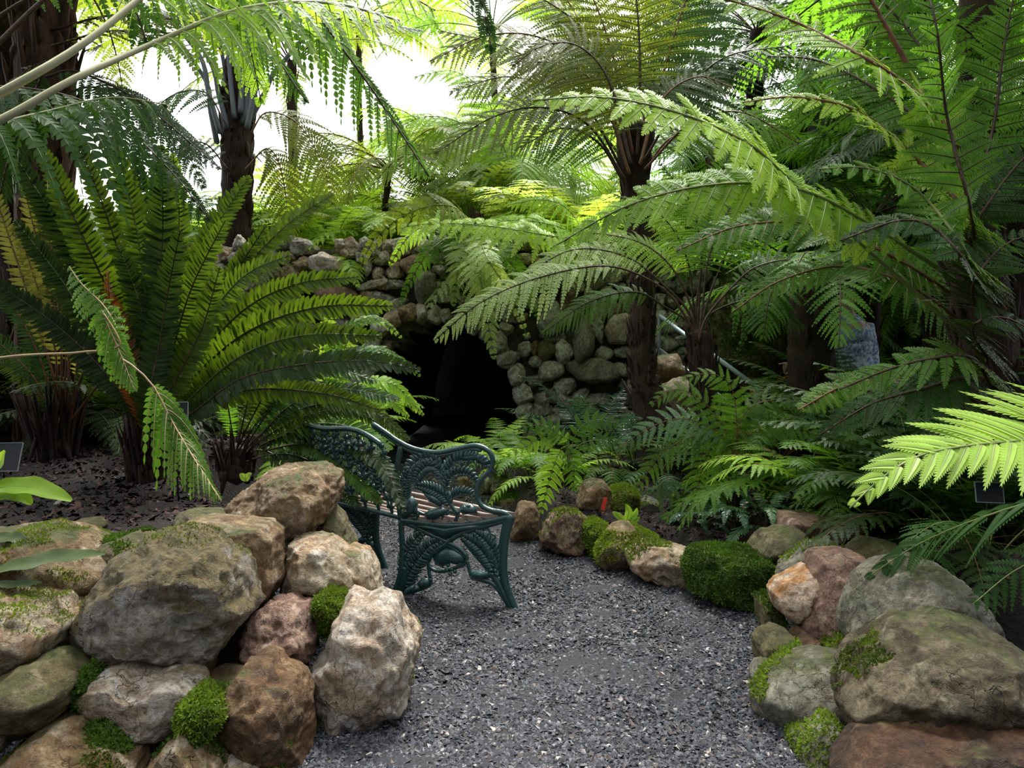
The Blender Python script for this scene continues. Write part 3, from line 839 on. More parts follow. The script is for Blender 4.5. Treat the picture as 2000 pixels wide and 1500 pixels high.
pf = MB().box((AX + 0.1, 8.85, -0.01), (2.4, 3.9, 0.06)).build('grotto_floor', M['cave'], smooth=False); tag(pf, 'floor of the grotto tunnel, coloured near-black for its deep shade', kind='structure')

def blk(name, mat): pass
wall_hero = [  # cx, cy, w, h (photo pixels), rotation, material, label
 (833, 562, 38, 74, 0.0, 'grey', 'smooth grey upright stone directly above the grotto arch', 0.03),
 (806, 522, 44, 46, 0.5, 'pink', 'pinkish smooth slanting stone above and left of the grotto arch', 0.03),
 (868, 577, 36, 34, 0, 'wallpale', 'rough pale round stone right of the smooth upright one above the arch', 0.12),
 (866, 556, 26, 15, 0, 'wallst', 'small flat grey stone on top of the rough pale round one above the arch', 0.08),
 (1076, 624, 52, 58, 0.1, 'wallst', 'large crackled grey stone in the wall right of the hanging fronds', 0.12),
 (1141, 660, 38, 92, 0.15, 'grey', 'tall smooth grey cement-like stone in the wall left of the dark trunk', 0.03),
 (1166, 640, 22, 60, -0.3, 'wallst', 'narrow ridge of grey stone leaning on the tall smooth one', 0.1),
 (1061, 589, 26, 20, 0.2, 'wallpale', 'small pale stone above the large crackled stone', 0.06),
 (1043, 598, 15, 16, 0, 'wallpale', 'small round whitish stone left above the large crackled stone', 0.06),
 (1018, 621, 30, 16, -0.3, 'pink', 'small dark pinkish flat stone left of the large crackled stone', 0.08),
 (1023, 682, 26, 30, 0.2, 'wallst', 'round grey stone low in the wall right of the arch', 0.1),
 (1045, 679, 17, 24, 0.2, 'tan', 'small tan wedge stone low in the wall right of the arch', 0.08),
 (1068, 681, 36, 36, 0, 'olivest', 'greenish square stone low in the wall right of the arch', 0.08),
 (1100, 688, 34, 40, 0.1, 'wallpale', 'pale round stone beside the greenish square one', 0.08),
 (1172, 610, 34, 34, 0.1, 'cream', 'round cream stone in the wall left of the dark trunk', 0.05),
 (1200, 606, 30, 26, 0, 'pink', 'small pinkish stone between the cream stone and the dark trunk', 0.1),
 (1213, 645, 62, 54, 0.1, 'white', 'bright white boulder in the wall touching the dark trunk', 0.05),
 (1180, 692, 34, 26, 0, 'wallpale', 'pale stone low beside the dark trunk', 0.1),
 (1049, 707, 28, 22, 0.1, 'wallst', 'speckled grey stone near the foot of the wall right of the arch', 0.12),
 (1075, 724, 52, 36, 0, 'wallst', 'wide grey stone at the foot of the wall right of the arch', 0.1),
 (1160, 722, 96, 44, 0.15, 'grey', 'wide green-grey boulder at the foot of the wall behind dark ferns', 0.05),
 (1212, 722, 36, 22, 0.3, 'wallpale', 'small pale stone beside the wide green-grey boulder', 0.08),
 (1032, 505, 44, 22, 0.1, 'cream', 'cream stone on top of the wall above the hanging fronds', 0.08),
 (1062, 498, 26, 14, 0.3, 'grey', 'small grey stone on top of the wall beside the cream one', 0.05),
 (1112, 575, 34, 56, 0.1, 'pink', 'mossy pinkish upright stone in the upper wall', 0.08),
 (1132, 560, 20, 24, 0.0, 'wallpale', 'small pale stone right of the mossy pinkish upright one', 0.08),
 (705, 624, 40, 24, 0.1, 'white', 'whitish rubble stone left of the arch behind fern fronds', 0.12),
 (640, 515, 70, 40, 0.1, 'white', 'bright white flat stone on the wall left of the arch', 0.08),
 (660, 575, 80, 34, 0.2, 'pink', 'long pinkish stone in the wall behind the big crown fern', 0.08)]
for k, (cx, cy, w, h, rot, mt, lab, rgh) in enumerate(wall_hero):
    rock('stone', blob_poly(cx, cy, w * 1.12, h * 1.12, 300 + k, rot=rot, jag=0.10), 6.98, max(w, h) / 1500 * 7 * 0.8, mt, lab, 'stone', 'hand-size stones of the grotto wall', sub=4, rough=rgh, seed=700 + k)
edge_lab = ['tan mossy', 'white pointed', 'grey and white jagged', 'small grey', 'pale', 'brownish', 'greyish', 'rough grey']
ARL = ['cream arch stone left of the rusty tan one', 'rusty tan mossy arch stone at the crown of the grotto mouth', 'narrow white pointed arch stone right of the rusty tan one', 'white jagged arch stone hanging at the crown of the grotto mouth', 'small grey arch stone right of the white jagged one',
       'grey arch stone half behind the pale frond tip', 'grey arch stone under the hanging pale fronds', 'grey arch stone on the right shoulder of the arch', 'grey arch stone where the right side turns down', 'uppermost stone of the upright right side of the arch',
       'second stone down the right side of the arch', 'third stone down the right side of the arch', 'lowest stone of the right side of the arch', 'pale arch stone on the left shoulder behind fern tips', 'lowest pale stone on the left side of the arch']
arch_px = [(768, 622, 34, 34, 'cream'), (798, 612, 34, 36, 'tan'), (824, 613, 22, 36, 'white'), (850, 616, 27, 34, 'white'), (872, 617, 22, 24, 'wallst'), (897, 624, 26, 24, 'wallst'), (925, 636, 32, 26, 'wallst'),
           (951, 652, 32, 28, 'wallst'), (975, 673, 32, 30, 'wallst'), (992, 700, 34, 32, 'wallst'), (1008, 732, 34, 36, 'wallst'), (1020, 768, 36, 38, 'wallst'), (1025, 808, 36, 40, 'wallst'), (744, 642, 34, 30, 'wallpale'), (726, 670, 34, 32, 'wallpale')]
for k, (cx, cy, w, h, mt) in enumerate(arch_px):
    rock('arch_stone', blob_poly(cx, cy, w * 1.1, h * 1.15, 500 + k, jag=0.14), 6.95, 0.22, mt, ARL[k], 'stone', 'rough stones edging the grotto arch', sub=4, rough=0.12, seed=900 + k)
rgw = np.random.default_rng(77)
taken = [(c[0], c[1], max(c[2], c[3]) * 0.48) for c in wall_hero] + [(c[0], c[1], 17) for c in arch_px]
cnt = 0
for row in range(14):
    for colm in range(46):
        cx = 330 + colm * 24 + rgw.normal() * 6 + (row % 2) * 12; cy = 478 + row * 27 + rgw.normal() * 5
        xw = at(cx, cy, 7)[0]; zw = at(cx, cy, 7)[2]
        if zw < 0.05 or zw > 2.0 or cx > 1400: continue
        if abs(xw - AX) < AW + 0.06 and zw < arch_z(np.array(xw)) + 0.10: continue
        w = 22 + rgw.random() ** 2 * 34; h = 20 + rgw.random() * 16
        if any((cx - t[0]) ** 2 + (cy - t[1]) ** 2 < (t[2] + 8) ** 2 for t in taken): continue
        taken.append((cx, cy, 9))
        mt = ['wallst', 'wallpale', 'wallst', 'grey', 'wallpale'][cnt % 5] if cx > 780 else ['wallpale', 'white', 'cream', 'wallst'][cnt % 4]  # paler stones towards the left stand in for brighter light there
        zone = ('far left end of the grotto wall' if cx < 480 else 'grotto wall behind the big crown fern' if cx < 620 else 'grotto wall left of the arch' if cx < 765 else 'grotto wall above the arch' if cx < 960 else
                'grotto wall right of the arch' if cx < 1110 else 'grotto wall left of the central trunk' if cx < 1235 else 'grotto wall right of the central trunk')
        lvl = 'top course' if row < 2 else 'upper part' if row < 5 else 'middle' if row < 8 else 'lower part' if row < 11 else 'foot'
        tone = {'wallst': 'grey crackled', 'wallpale': 'pale', 'grey': 'green-grey', 'white': 'whitish', 'cream': 'cream'}[mt]
        rock('rubble_stone', blob_poly(cx, cy, w * 1.15, h * 1.15, 1200 + cnt, n=7, rot=rgw.normal() * 0.4, jag=0.20), 7.02, 0.20, mt,
             f'small {tone} stone, {lvl} of the {zone}', 'stone', f'small stones, {lvl} of the {zone}', sub=4, rough=0.16, facets=11, seed=2000 + cnt)
        cnt += 1

for q in range(900):
    cx, cy = 380 + rgw.random() * 900, 480 + rgw.random() * 380
    pw_ = at(cx, cy, 7)
    if pw_[2] < 0.05 or pw_[2] > 1.95 or (abs(pw_[0] - AX) < AW + 0.08 and pw_[2] < arch_z(np.array(pw_[0])) + 0.12): continue
    if any((cx - t[0]) ** 2 + (cy - t[1]) ** 2 < (t[2] + 9) ** 2 for t in taken): continue
    taken.append((cx, cy, 5))
    w = 17 + rgw.random() * 8
    zone = 'behind the big crown fern' if cx < 620 else 'left of the arch' if cx < 765 else 'above the arch' if cx < 960 else 'right of the arch' if cx < 1110 else 'near the central trunk'
    rock('wedge_stone', blob_poly(cx, cy, w, w * 0.9, 5000 + q, n=7, jag=0.2), 7.04, 0.14, ['wallpale', 'wallst'][q % 2], f"tiny {'pale' if q % 2 == 0 else 'grey'} wedge stone in the {'upper' if cy < 600 else 'lower'} grotto wall {zone}", 'stone',
         f"wedge stones of the {'upper' if cy < 600 else 'lower'} grotto wall {zone}", sub=3, rough=0.16, seed=6000 + q)

# ------------------------------------------------------------------ foreground rocks, left wall
ZL = lambda pts: zc(pts, 0, 975, 0.35)
ZM = lambda pts: zc(pts, 600, 975, 0.35)
ZR = lambda pts: zc(pts, 1300, 975, 0.35)
ZE = lambda pts: zc(pts, 950, 880, 0.25)
GL, GR, GE = 'stacked rocks of the left wall', 'stacked rocks of the right wall', 'edging stones along the bend of the path'
rock('rock', ZL([(-120, 200), (0, 185), (250, 160), (400, 200), (560, 290), (665, 380), (645, 450), (560, 505), (380, 570), (250, 560), (100, 500), (-120, 480)]), 2.40, 0.45, 'tan', 'flat tan rock at the top left of the wall with fallen green leaves on it', group=GL, moss=3500, mthr=0.35, facets=5, msize=0.006)
rock('rock', ZL([(-160, 540), (0, 515), (130, 545), (280, 590), (390, 680), (375, 770), (300, 835), (130, 900), (-160, 960)]), 2.12, 0.38, 'cream', 'pitted cream rock at the far left edge below the rock with fallen leaves', group=GL, moss=4000, mthr=0.15, mz=0.75, facets=5, rough=0.10, msize=0.006)
rock('rock', ZL([(560, 610), (640, 470), (720, 330), (800, 240), (950, 190), (1080, 220), (1200, 300), (1290, 390), (1312, 440), (1310, 520), (1392, 600), (1350, 660), (1270, 740), (1200, 830), (1100, 875), (900, 865), (700, 830), (560, 780), (500, 690)]), 2.25, 0.52, 'twotone', 'largest grey rock of the left wall, brown moss-stained top and white quartz front', group=GL, sub=6, moss=1500, mthr=0.45, mz=0.7, facets=9, rough=0.09, msize=0.006)
rock('rock', ZL([(1005, 175), (1090, 118), (1250, 130), (1480, 148), (1542, 200), (1532, 330), (1555, 440), (1510, 525), (1400, 505), (1320, 440), (1270, 350), (1170, 270), (1050, 205)]), 2.55, 0.40, 'tan', 'tan rock with rusty brown hollow right above the largest grey rock', group=GL, facets=6, moss=500, mthr=0.4)
rock('rock', ZL([(1585, 485), (1605, 330), (1640, 240), (1720, 222), (1850, 238), (1950, 310), (2000, 430), (1985, 515), (1850, 505), (1750, 485), (1650, 515)]), 2.68, 0.34, 'cream', 'pale cream rock with a curled ridge beside the bench legs, left wall', group=GL, facets=5, rough=0.10)
rock('rock', [(448, 990), (500, 942), (560, 922), (620, 915), (655, 930), (660, 975), (642, 1010), (605, 1050), (578, 1110), (548, 1135), (535, 1045), (460, 1015)], 2.95, 0.5, 'tan', 'tall brown and grey split rock topping the left wall behind the bench', group=GL, sub=6, facets=9, rough=0.10)
rock('rock', [(598, 1065), (618, 1010), (642, 985), (666, 1008), (692, 1070), (665, 1088)], 3.02, 0.30, 'olivest', 'small olive rock wedged between the tall split rock and the pale curled one', group=GL)
rock('rock', [(335, 1010), (370, 997), (425, 999), (448, 1015), (405, 1025), (355, 1026)], 2.80, 0.20, 'olivest', 'small flat algae-green stone on the mulch at the top of the left wall', group=GL, sub=4, moss=500, mthr=0.0)
rock('rock', [(125, 1030), (150, 1018), (185, 1014), (207, 1024), (195, 1040), (140, 1042)], 2.75, 0.16, 'olivest', 'small half-buried brown stone on the mulch at the far left', group=GL, sub=4)
rock('rock', ZL([(1370, 790), (1400, 690), (1500, 600), (1600, 578), (1695, 620), (1722, 690), (1772, 740), (1762, 850), (1700, 892), (1620, 855), (1540, 845), (1440, 865)]), 2.42, 0.34, 'pink', 'rosy cream lumpy rock right of the largest grey rock', group=GL, rough=0.12, facets=5)
rock('rock', ZL([(1520, 640), (1590, 560), (1700, 515), (1850, 555), (1860, 640), (1780, 700), (1640, 680)]), 2.60, 0.30, 'olivest', 'dark brown rock tucked behind the rosy lumpy one', group=GL, moss=900, mthr=-0.1)
rock('rock', ZL([(-60, 1060), (150, 920), (280, 893), (400, 950), (467, 990), (452, 1060), (380, 1150), (250, 1250), (150, 1300), (40, 1230)]), 1.98, 0.36, 'olivest', 'dark olive rock low at the left under the pitted cream rock', group=GL, facets=7)
rock('rock', ZL([(505, 1030), (600, 950), (730, 913), (772, 962), (850, 992), (980, 978), (1080, 1035), (1108, 1080), (1050, 1180), (980, 1268), (880, 1245), (820, 1185), (700, 1165), (560, 1105)]), 2.05, 0.34, 'white', 'white round-ended rock under the largest grey rock', group=GL, facets=4, moss=800, mthr=0.4, msize=0.006)
rock('rock', ZL([(1145, 1010), (1330, 1000), (1420, 885), (1520, 908), (1552, 962), (1652, 972), (1705, 1120), (1712, 1400), (1600, 1560), (1300, 1600), (1180, 1320), (1148, 1150)]), 2.16, 0.42, 'rusty', 'large rusty brown blocky rock at the foot of the left wall', group=GL, sub=6, facets=8, moss=800, mthr=0.45, msize=0.006)
rock('rock', ZL([(20, 1560), (110, 1390), (250, 1270), (380, 1225), (500, 1280), (650, 1330), (750, 1400), (800, 1520), (600, 1640), (200, 1640)]), 1.92, 0.40, 'tan', 'tan rock with thick moss at the bottom left corner', group=GL, moss=14000, mthr=-0.05, mz=0.1, msize=0.008)
rock('rock', ZL([(-150, 1150), (0, 1135), (70, 1180), (75, 1280), (10, 1400), (-100, 1460)]), 1.90, 0.30, 'cream', 'cream rock cut off by the left edge of the view near the bottom', group=GL)
rock('rock', ZL([(870, 1600), (900, 1400), (1000, 1290), (1080, 1215), (1170, 1330), (1260, 1430), (1300, 1600)]), 2.00, 0.36, 'tan', 'mossy tan rock at the bottom between white and rusty brown rocks', group=GL, moss=12000, mthr=-0.1, mz=0.0, msize=0.009, mmat='moss2')
rock('rock', ZL([(1170, 1640), (1200, 1460), (1300, 1425), (1430, 1450), (1560, 1500), (1600, 1640)]), 2.02, 0.26, 'cream', 'small cream rock at the bottom edge under the rusty brown one', group=GL, moss=700, mthr=0.2)
rock('rock', ZM([(25, 960), (110, 820), (170, 700), (190, 600), (240, 535), (320, 562), (420, 528), (505, 570), (552, 680), (612, 760), (602, 860), (572, 980), (560, 1090), (470, 1150), (350, 1215), (230, 1292), (120, 1338), (45, 1322), (22, 1240), (15, 1100)]), 2.42, 0.42, 'white', 'tall white quartz boulder standing on the gravel in front of the bench', group=GL, sub=6, rough=0.085, facets=7, moss=900, mthr=0.5, msize=0.006, ground=-0.02)
rock('rock', ZM([(200, 300), (240, 265), (330, 290), (385, 400), (405, 520), (310, 550), (200, 560), (160, 420)]), 2.72, 0.30, 'cream', 'greyish cream rock between the curled rock and the tall white boulder', group=GL)
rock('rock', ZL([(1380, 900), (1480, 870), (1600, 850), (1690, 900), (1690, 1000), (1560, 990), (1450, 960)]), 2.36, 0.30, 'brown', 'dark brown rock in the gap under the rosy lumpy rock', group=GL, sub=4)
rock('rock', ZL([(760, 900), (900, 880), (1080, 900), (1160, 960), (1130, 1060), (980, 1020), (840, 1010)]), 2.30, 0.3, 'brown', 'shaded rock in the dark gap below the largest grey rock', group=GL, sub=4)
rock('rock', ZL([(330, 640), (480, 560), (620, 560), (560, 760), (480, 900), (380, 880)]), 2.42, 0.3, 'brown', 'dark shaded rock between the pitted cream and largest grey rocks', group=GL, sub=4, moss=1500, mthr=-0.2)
rock('rock', ZL([(520, 330), (600, 220), (760, 190), (860, 230), (760, 330), (660, 460), (560, 420)]), 2.50, 0.3, 'olivest', 'mossy rock between the leaf-strewn rock and the largest grey rock', group=GL, moss=14000, mthr=-0.45, mz=0.0, msize=0.008, mmat='moss2')
# fern-green moss cushions growing in the joints
for k, (px, py, w, h, Y, lab) in enumerate([(648, 1195, 60, 80, 2.46, 'moss cushion behind the tall white boulder'), (400, 1400, 70, 110, 2.02, 'bright leafy moss hanging left of the rusty brown rock'), (140, 1275, 70, 50, 2.14, 'dark moss cushion right of the pitted cream rock'),
                                        (190, 1330, 60, 90, 2.05, 'dark moss cushion left of the white round-ended rock'), (612, 1440, 40, 130, 2.32, 'thin moss strip between rusty brown rock and tall white boulder'), (210, 1440, 120, 90, 1.95, 'thick moss mat at the bottom under the dark olive rock')]):
    W = np.array([at(x, y, Y)[[0, 2]] for x, y in blob_poly(px, py, w, h, 60 + k)])
    c, V, F = rock_verts(W, 0.22, 40 + k, 4, 0.15, 2)
    q = moss_on(V, F, k, 15000, -0.5, 0.0085, 3, -1.5)
    o = link('moss_cushion', mesh_uniform('moss_cushion', q[0], q[1]), None, M['moss' if k in (0, 1, 4) else 'moss2'])
    bd = link('moss_base', mesh_mixed('moss_base', V * 0.94, [], F), None, M['mossy']); bd.parent = o
    o.location = (c[0], Y, c[1]); tag(o, lab, 'moss', 'moss cushions in the left wall')

# right wall
rock('rock', ZR([(598, 520), (640, 465), (760, 408), (830, 362), (812, 480), (775, 560), (752, 645), (715, 680), (620, 610)]), 2.85, 0.26, 'orangest', 'bright white rock with an orange streak at the path edge, right wall', group=GR, facets=5, rough=0.05)
rock('rock', ZR([(750, 700), (775, 600), (805, 480), (850, 328), (1000, 303), (1062, 322), (1210, 410), (1150, 500), (1090, 640), (1045, 725), (885, 810), (820, 790)]), 2.80, 0.40, 'pink', 'angular pinkish brown rock beside the orange-streaked white one', group=GR, sub=6, facets=9, rough=0.05)
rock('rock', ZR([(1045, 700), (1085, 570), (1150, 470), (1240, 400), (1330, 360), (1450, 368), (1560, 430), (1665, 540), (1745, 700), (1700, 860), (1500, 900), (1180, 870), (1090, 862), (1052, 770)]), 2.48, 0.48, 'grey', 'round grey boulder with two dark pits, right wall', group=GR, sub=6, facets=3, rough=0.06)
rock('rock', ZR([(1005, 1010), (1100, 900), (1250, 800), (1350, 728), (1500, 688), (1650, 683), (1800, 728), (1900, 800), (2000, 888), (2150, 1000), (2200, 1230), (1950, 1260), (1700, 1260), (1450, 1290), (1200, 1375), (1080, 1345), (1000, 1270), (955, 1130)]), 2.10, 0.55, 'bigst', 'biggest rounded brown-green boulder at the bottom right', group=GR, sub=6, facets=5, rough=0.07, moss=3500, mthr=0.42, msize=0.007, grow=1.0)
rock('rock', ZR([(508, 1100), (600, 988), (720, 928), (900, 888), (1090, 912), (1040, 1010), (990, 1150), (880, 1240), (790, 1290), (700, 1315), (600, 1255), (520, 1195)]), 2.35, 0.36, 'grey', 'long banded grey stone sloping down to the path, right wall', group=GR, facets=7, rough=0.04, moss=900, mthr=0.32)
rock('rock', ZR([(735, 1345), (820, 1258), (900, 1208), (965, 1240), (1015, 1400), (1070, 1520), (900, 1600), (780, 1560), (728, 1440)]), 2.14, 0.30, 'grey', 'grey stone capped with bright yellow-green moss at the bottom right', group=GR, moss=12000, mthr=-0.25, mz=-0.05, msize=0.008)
rock('rock', ZR([(515, 810), (560, 760), (640, 730), (700, 760), (724, 850), (705, 900), (640, 940), (560, 950), (520, 900)]), 2.70, 0.28, 'olivest', 'small rounded olive stone at the path edge under the orange-streaked rock', group=GR, moss=900, mthr=0.2, facets=3)
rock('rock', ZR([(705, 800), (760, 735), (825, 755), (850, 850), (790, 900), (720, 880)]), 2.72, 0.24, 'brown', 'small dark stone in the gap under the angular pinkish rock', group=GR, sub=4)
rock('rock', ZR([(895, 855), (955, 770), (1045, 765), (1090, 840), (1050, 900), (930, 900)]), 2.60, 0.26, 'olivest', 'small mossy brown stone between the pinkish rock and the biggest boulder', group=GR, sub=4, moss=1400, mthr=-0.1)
rock('rock', ZR([(483, 280), (560, 190), (660, 168), (745, 178), (745, 260), (722, 330), (640, 375), (560, 385), (498, 360)]), 3.45, 0.36, 'olivest', 'brown boulder behind the thick moss edging, right wall', group=GR, facets=6)
rock('rock', ZR([(625, 160), (660, 88), (800, 92), (950, 108), (1060, 128), (1010, 225), (850, 245), (735, 215)]), 3.62, 0.40, 'pink', 'long flat purplish-brown slab behind the brown boulder, right wall', group=GR, facets=7, rough=0.04)
rock('rock', ZR([(640, 470), (660, 380), (760, 330), (850, 258), (940, 248), (1010, 305), (900, 340), (830, 380), (760, 430), (700, 500)]), 3.10, 0.30, 'grey', 'arched grey-green stone behind the orange-streaked rock', group=GR, moss=500, mthr=0.2)
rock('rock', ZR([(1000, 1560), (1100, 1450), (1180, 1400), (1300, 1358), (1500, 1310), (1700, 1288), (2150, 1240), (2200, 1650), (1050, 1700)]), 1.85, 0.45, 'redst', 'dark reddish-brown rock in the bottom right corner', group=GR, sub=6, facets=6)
rock('rock', ZR([(450, 1560), (470, 1395), (560, 1368), (700, 1330), (745, 1400), (760, 1560), (600, 1640)]), 2.25, 0.30, 'olivest', 'dark stone at the gravel edge at the very bottom right', group=GR)
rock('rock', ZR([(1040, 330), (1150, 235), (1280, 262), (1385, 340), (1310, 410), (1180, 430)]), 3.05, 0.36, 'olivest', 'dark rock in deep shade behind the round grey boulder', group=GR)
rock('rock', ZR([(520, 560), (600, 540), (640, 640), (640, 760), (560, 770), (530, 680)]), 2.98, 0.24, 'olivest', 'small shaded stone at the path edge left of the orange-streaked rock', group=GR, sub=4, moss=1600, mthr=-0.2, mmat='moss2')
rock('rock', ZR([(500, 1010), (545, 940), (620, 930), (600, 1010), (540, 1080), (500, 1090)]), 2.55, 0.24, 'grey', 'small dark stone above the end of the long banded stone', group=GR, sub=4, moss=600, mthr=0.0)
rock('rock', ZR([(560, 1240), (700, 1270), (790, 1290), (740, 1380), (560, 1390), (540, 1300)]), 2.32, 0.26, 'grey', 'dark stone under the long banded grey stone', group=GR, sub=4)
rock('pebble', ZR([(568, 605), (585, 586), (600, 600), (602, 625), (585, 636), (570, 625)]), 3.12, 0.03, 'white', 'tiny white pebble on the gravel at the edge of the right wall', 'pebble', sub=3, ground=0.0)
# edging stones
rock('edging_stone', ZE([(188, 650), (210, 560), (250, 430), (290, 404), (380, 428), (408, 500), (402, 600), (425, 665), (300, 710), (210, 695)]), 4.42, 0.30, 'tan', 'upright tan edging stone nearest the bench', group=GE, facets=5, ground=-0.02)
rock('edging_stone', ZE([(430, 700), (470, 570), (500, 490), (600, 458), (700, 478), (795, 560), (775, 640), (800, 720), (795, 810), (700, 800), (560, 765), (440, 745)]), 4.16, 0.34, 'pink', 'craggy purplish edging stone with a mossy top behind the bench', group=GE, rough=0.13, moss=2600, mthr=0.22, mz=0.55, msize=0.009, ground=-0.02)
rock('edging_stone', ZE([(765, 560), (860, 548), (950, 600), (945, 670), (880, 740), (860, 820), (805, 800), (770, 700)]), 4.10, 0.28, 'mossy', 'small edging stone wholly covered with yellow-green moss', group=GE, moss=9000, mthr=-0.6, mz=-0.2, msize=0.010, ground=-0.02)
rock('edging_stone', ZE([(845, 840), (880, 720), (960, 650), (1000, 600), (1080, 575), (1180, 620), (1300, 668), (1335, 705), (1200, 745), (1130, 800), (1115, 900), (1000, 915), (900, 895)]), 3.92, 0.36, 'tan', 'humped mossy edging stone with a bare tan patch', group=GE, moss=10000, mthr=-0.15, mz=-0.1, msize=0.010, ground=-0.02)
rock('edging_stone', ZE([(1098, 800), (1180, 735), (1250, 715), (1400, 738), (1592, 788), (1582, 900), (1562, 1045), (1460, 1035), (1380, 1040), (1250, 985), (1200, 965), (1130, 905)]), 3.68, 0.34, 'cream', 'cream ridged edging stone with moss along its top', group=GE, rough=0.11, moss=5000, mthr=0.0, mz=0.6, msize=0.009, ground=-0.02)
rock('edging_stone', ZE([(1565, 860), (1600, 785), (1750, 768), (2000, 768), (2150, 798), (2235, 860), (2255, 1000), (2210, 1165), (2050, 1205), (1900, 1180), (1750, 1130), (1600, 1060), (1560, 950)]), 3.42, 0.42, 'mossy', 'large block of thick dark green moss at the end of the edging', group=GE, moss=30000, mthr=-1.2, mz=-0.6, msize=0.011, mmat='moss2', ground=-0.02)
rock('edging_stone', ZE([(698, 462), (735, 330), (760, 258), (830, 233), (920, 243), (962, 300), (972, 380), (955, 470), (850, 475)]), 4.62, 0.36, 'tan', 'ochre boulder with the red tag leaning on it', group=GE, facets=6)
rock('edging_stone', ZE([(955, 340), (1020, 288), (1100, 276), (1172, 310), (1176, 445), (1060, 460), (968, 430)]), 4.60, 0.34, 'olivest', 'rounded green mossy boulder right of the ochre one', group=GE, moss=3500, mthr=-0.4, mz=-0.1)
rock('edging_stone', ZE([(1168, 460), (1200, 388), (1262, 368), (1345, 400), (1352, 500), (1270, 538), (1188, 520)]), 4.55, 0.30, 'grey', 'smooth green-grey boulder under the drooping little fern', group=GE, facets=3, rough=0.04, moss=500, mthr=0.1)
rock('edging_stone', ZE([(15, 275), (60, 210), (200, 226), (322, 288), (335, 345), (200, 370), (50, 350)]), 5.7, 0.40, 'grey', 'flat-faced grey block right behind the bench arm', group=GE, facets=8, rough=0.03, moss=600, mthr=0.0, mz=0.7)
rock('edging_stone', ZE([(50, 370), (200, 348), (335, 365), (352, 430), (260, 470), (200, 560), (110, 520), (60, 450)]), 5.35, 0.34, 'olivest', 'low moss-covered stone in front of the flat-faced grey block', group=GE, moss=3500, mthr=-0.4, mz=-0.2, mmat='moss2')
rock('edging_stone', ZE([(1475, 400), (1560, 360), (1700, 368), (1870, 375), (1905, 440), (1700, 460), (1500, 490)]), 4.65, 0.3, 'olivest', 'long low mossy stone in the bed under the fine-leaved fern', group=GE, moss=4500, mthr=-0.6, mz=-0.2, mmat='moss2')
for k, (px, py, w, h, mt, lab) in enumerate([(951, 938, 11, 14, 'white', 'white pebble resting beside the bench arm'), (940, 962, 16, 12, 'brown', 'reddish pebble low beside the bench arm'), (948, 982, 26, 18, 'cream', 'cream cobble seen just right of the bench seat corner'),
        (905, 938, 24, 14, 'cream', 'cobble seen through the upper opening of the bench arm'), (905, 980, 22, 14, 'white', 'pale cobble seen through the lower opening of the bench arm'), (836, 985, 24, 14, 'tan', 'tan cobble seen through the left opening of the bench arm'),
        (960, 1000, 24, 20, 'tan', 'tan cobble behind the bench seat corner'), (935, 1000, 20, 14, 'cream', 'small cream cobble at the edge of the path behind the bench')]):
    rock('cobble', blob_poly(px, py, w, h, 80 + k), 5.6, 0.09, mt, lab, 'cobble', 'cobbles behind the bench', sub=3, ground=0.0)
rock('pebble', blob_poly(1345, 1008, 12, 10, 95), 4.3, 0.04, 'cream', 'small cream pebble on the mulch of the right bed', 'pebble', sub=3)

# ------------------------------------------------------------------ cast iron bench
A0 = np.array((0.005, 3.30, 0.0)); B0 = np.array((-0.53, 3.50, 0.0))     # front and rear foot of the near end frame
FD = unit(B0 - A0)                                                        # from the front foot to the rear foot
LV = np.array((-0.66, 0.56, 0.0))                                         # from the near end frame to the far one
FN = np.array((-FD[1], FD[0], 0.0));  FN = FN if FN[1] < 0 else -FN       # the frame's outward side
ZB = lambda p: plane_at(640 + p[0] * 0.26667, 820 + p[1] * 0.26667, A0, FD)
bench = empty('garden_bench', A0, 'dark green cast iron garden bench with fern-pattern end frame standing on the gravel', 'bench')
def zcurve(pts, n=24): return spline([ZB(p) for p in pts], n)
def bar(mb, pts, r, n=24, flat=0.8, sides=8):
    mb.tube(zcurve(pts, n), r, sides, flat, FN)
def cast_leaf(mb, mid, lw, k=11, both=(1, 1), r=0.006, taper=0.35):
    """a cast fern frond: midrib with fat overlapping leaflets"""
    k = int(k * 1.25); lw = lw * 1.12
    C = zcurve(mid, 40); T, N, B = frames(C, FN)
    mb.tube(C, np.linspace(r, r * 0.5, 40), 6, 0.9, FN)
    for i in range(k):
        f = (i + 0.6) / k; j = int(f * 39)
        l = lw * (taper + (1 - taper) * math.sin(math.pi * min(1, 0.25 + f * 0.72))) 
        for s in (0, 1):
            if not both[s]: continue
            sg = 1 if s else -1
            e = unit(B[j] * sg + T[j] * 0.45)
            p0 = C[j]; p1 = p0 + e * l * 0.55 + N[j] * 0.004; p2 = p0 + e * l + T[j] * l * 0.15
            w = lw * 0.17 + 0.0022
            mb.tube(spline([p0, p1, p2], 6), np.array((0.6, 1.0, 1.05, 0.9, 0.65, 0.2)) * w, 6, 0.7, FN)
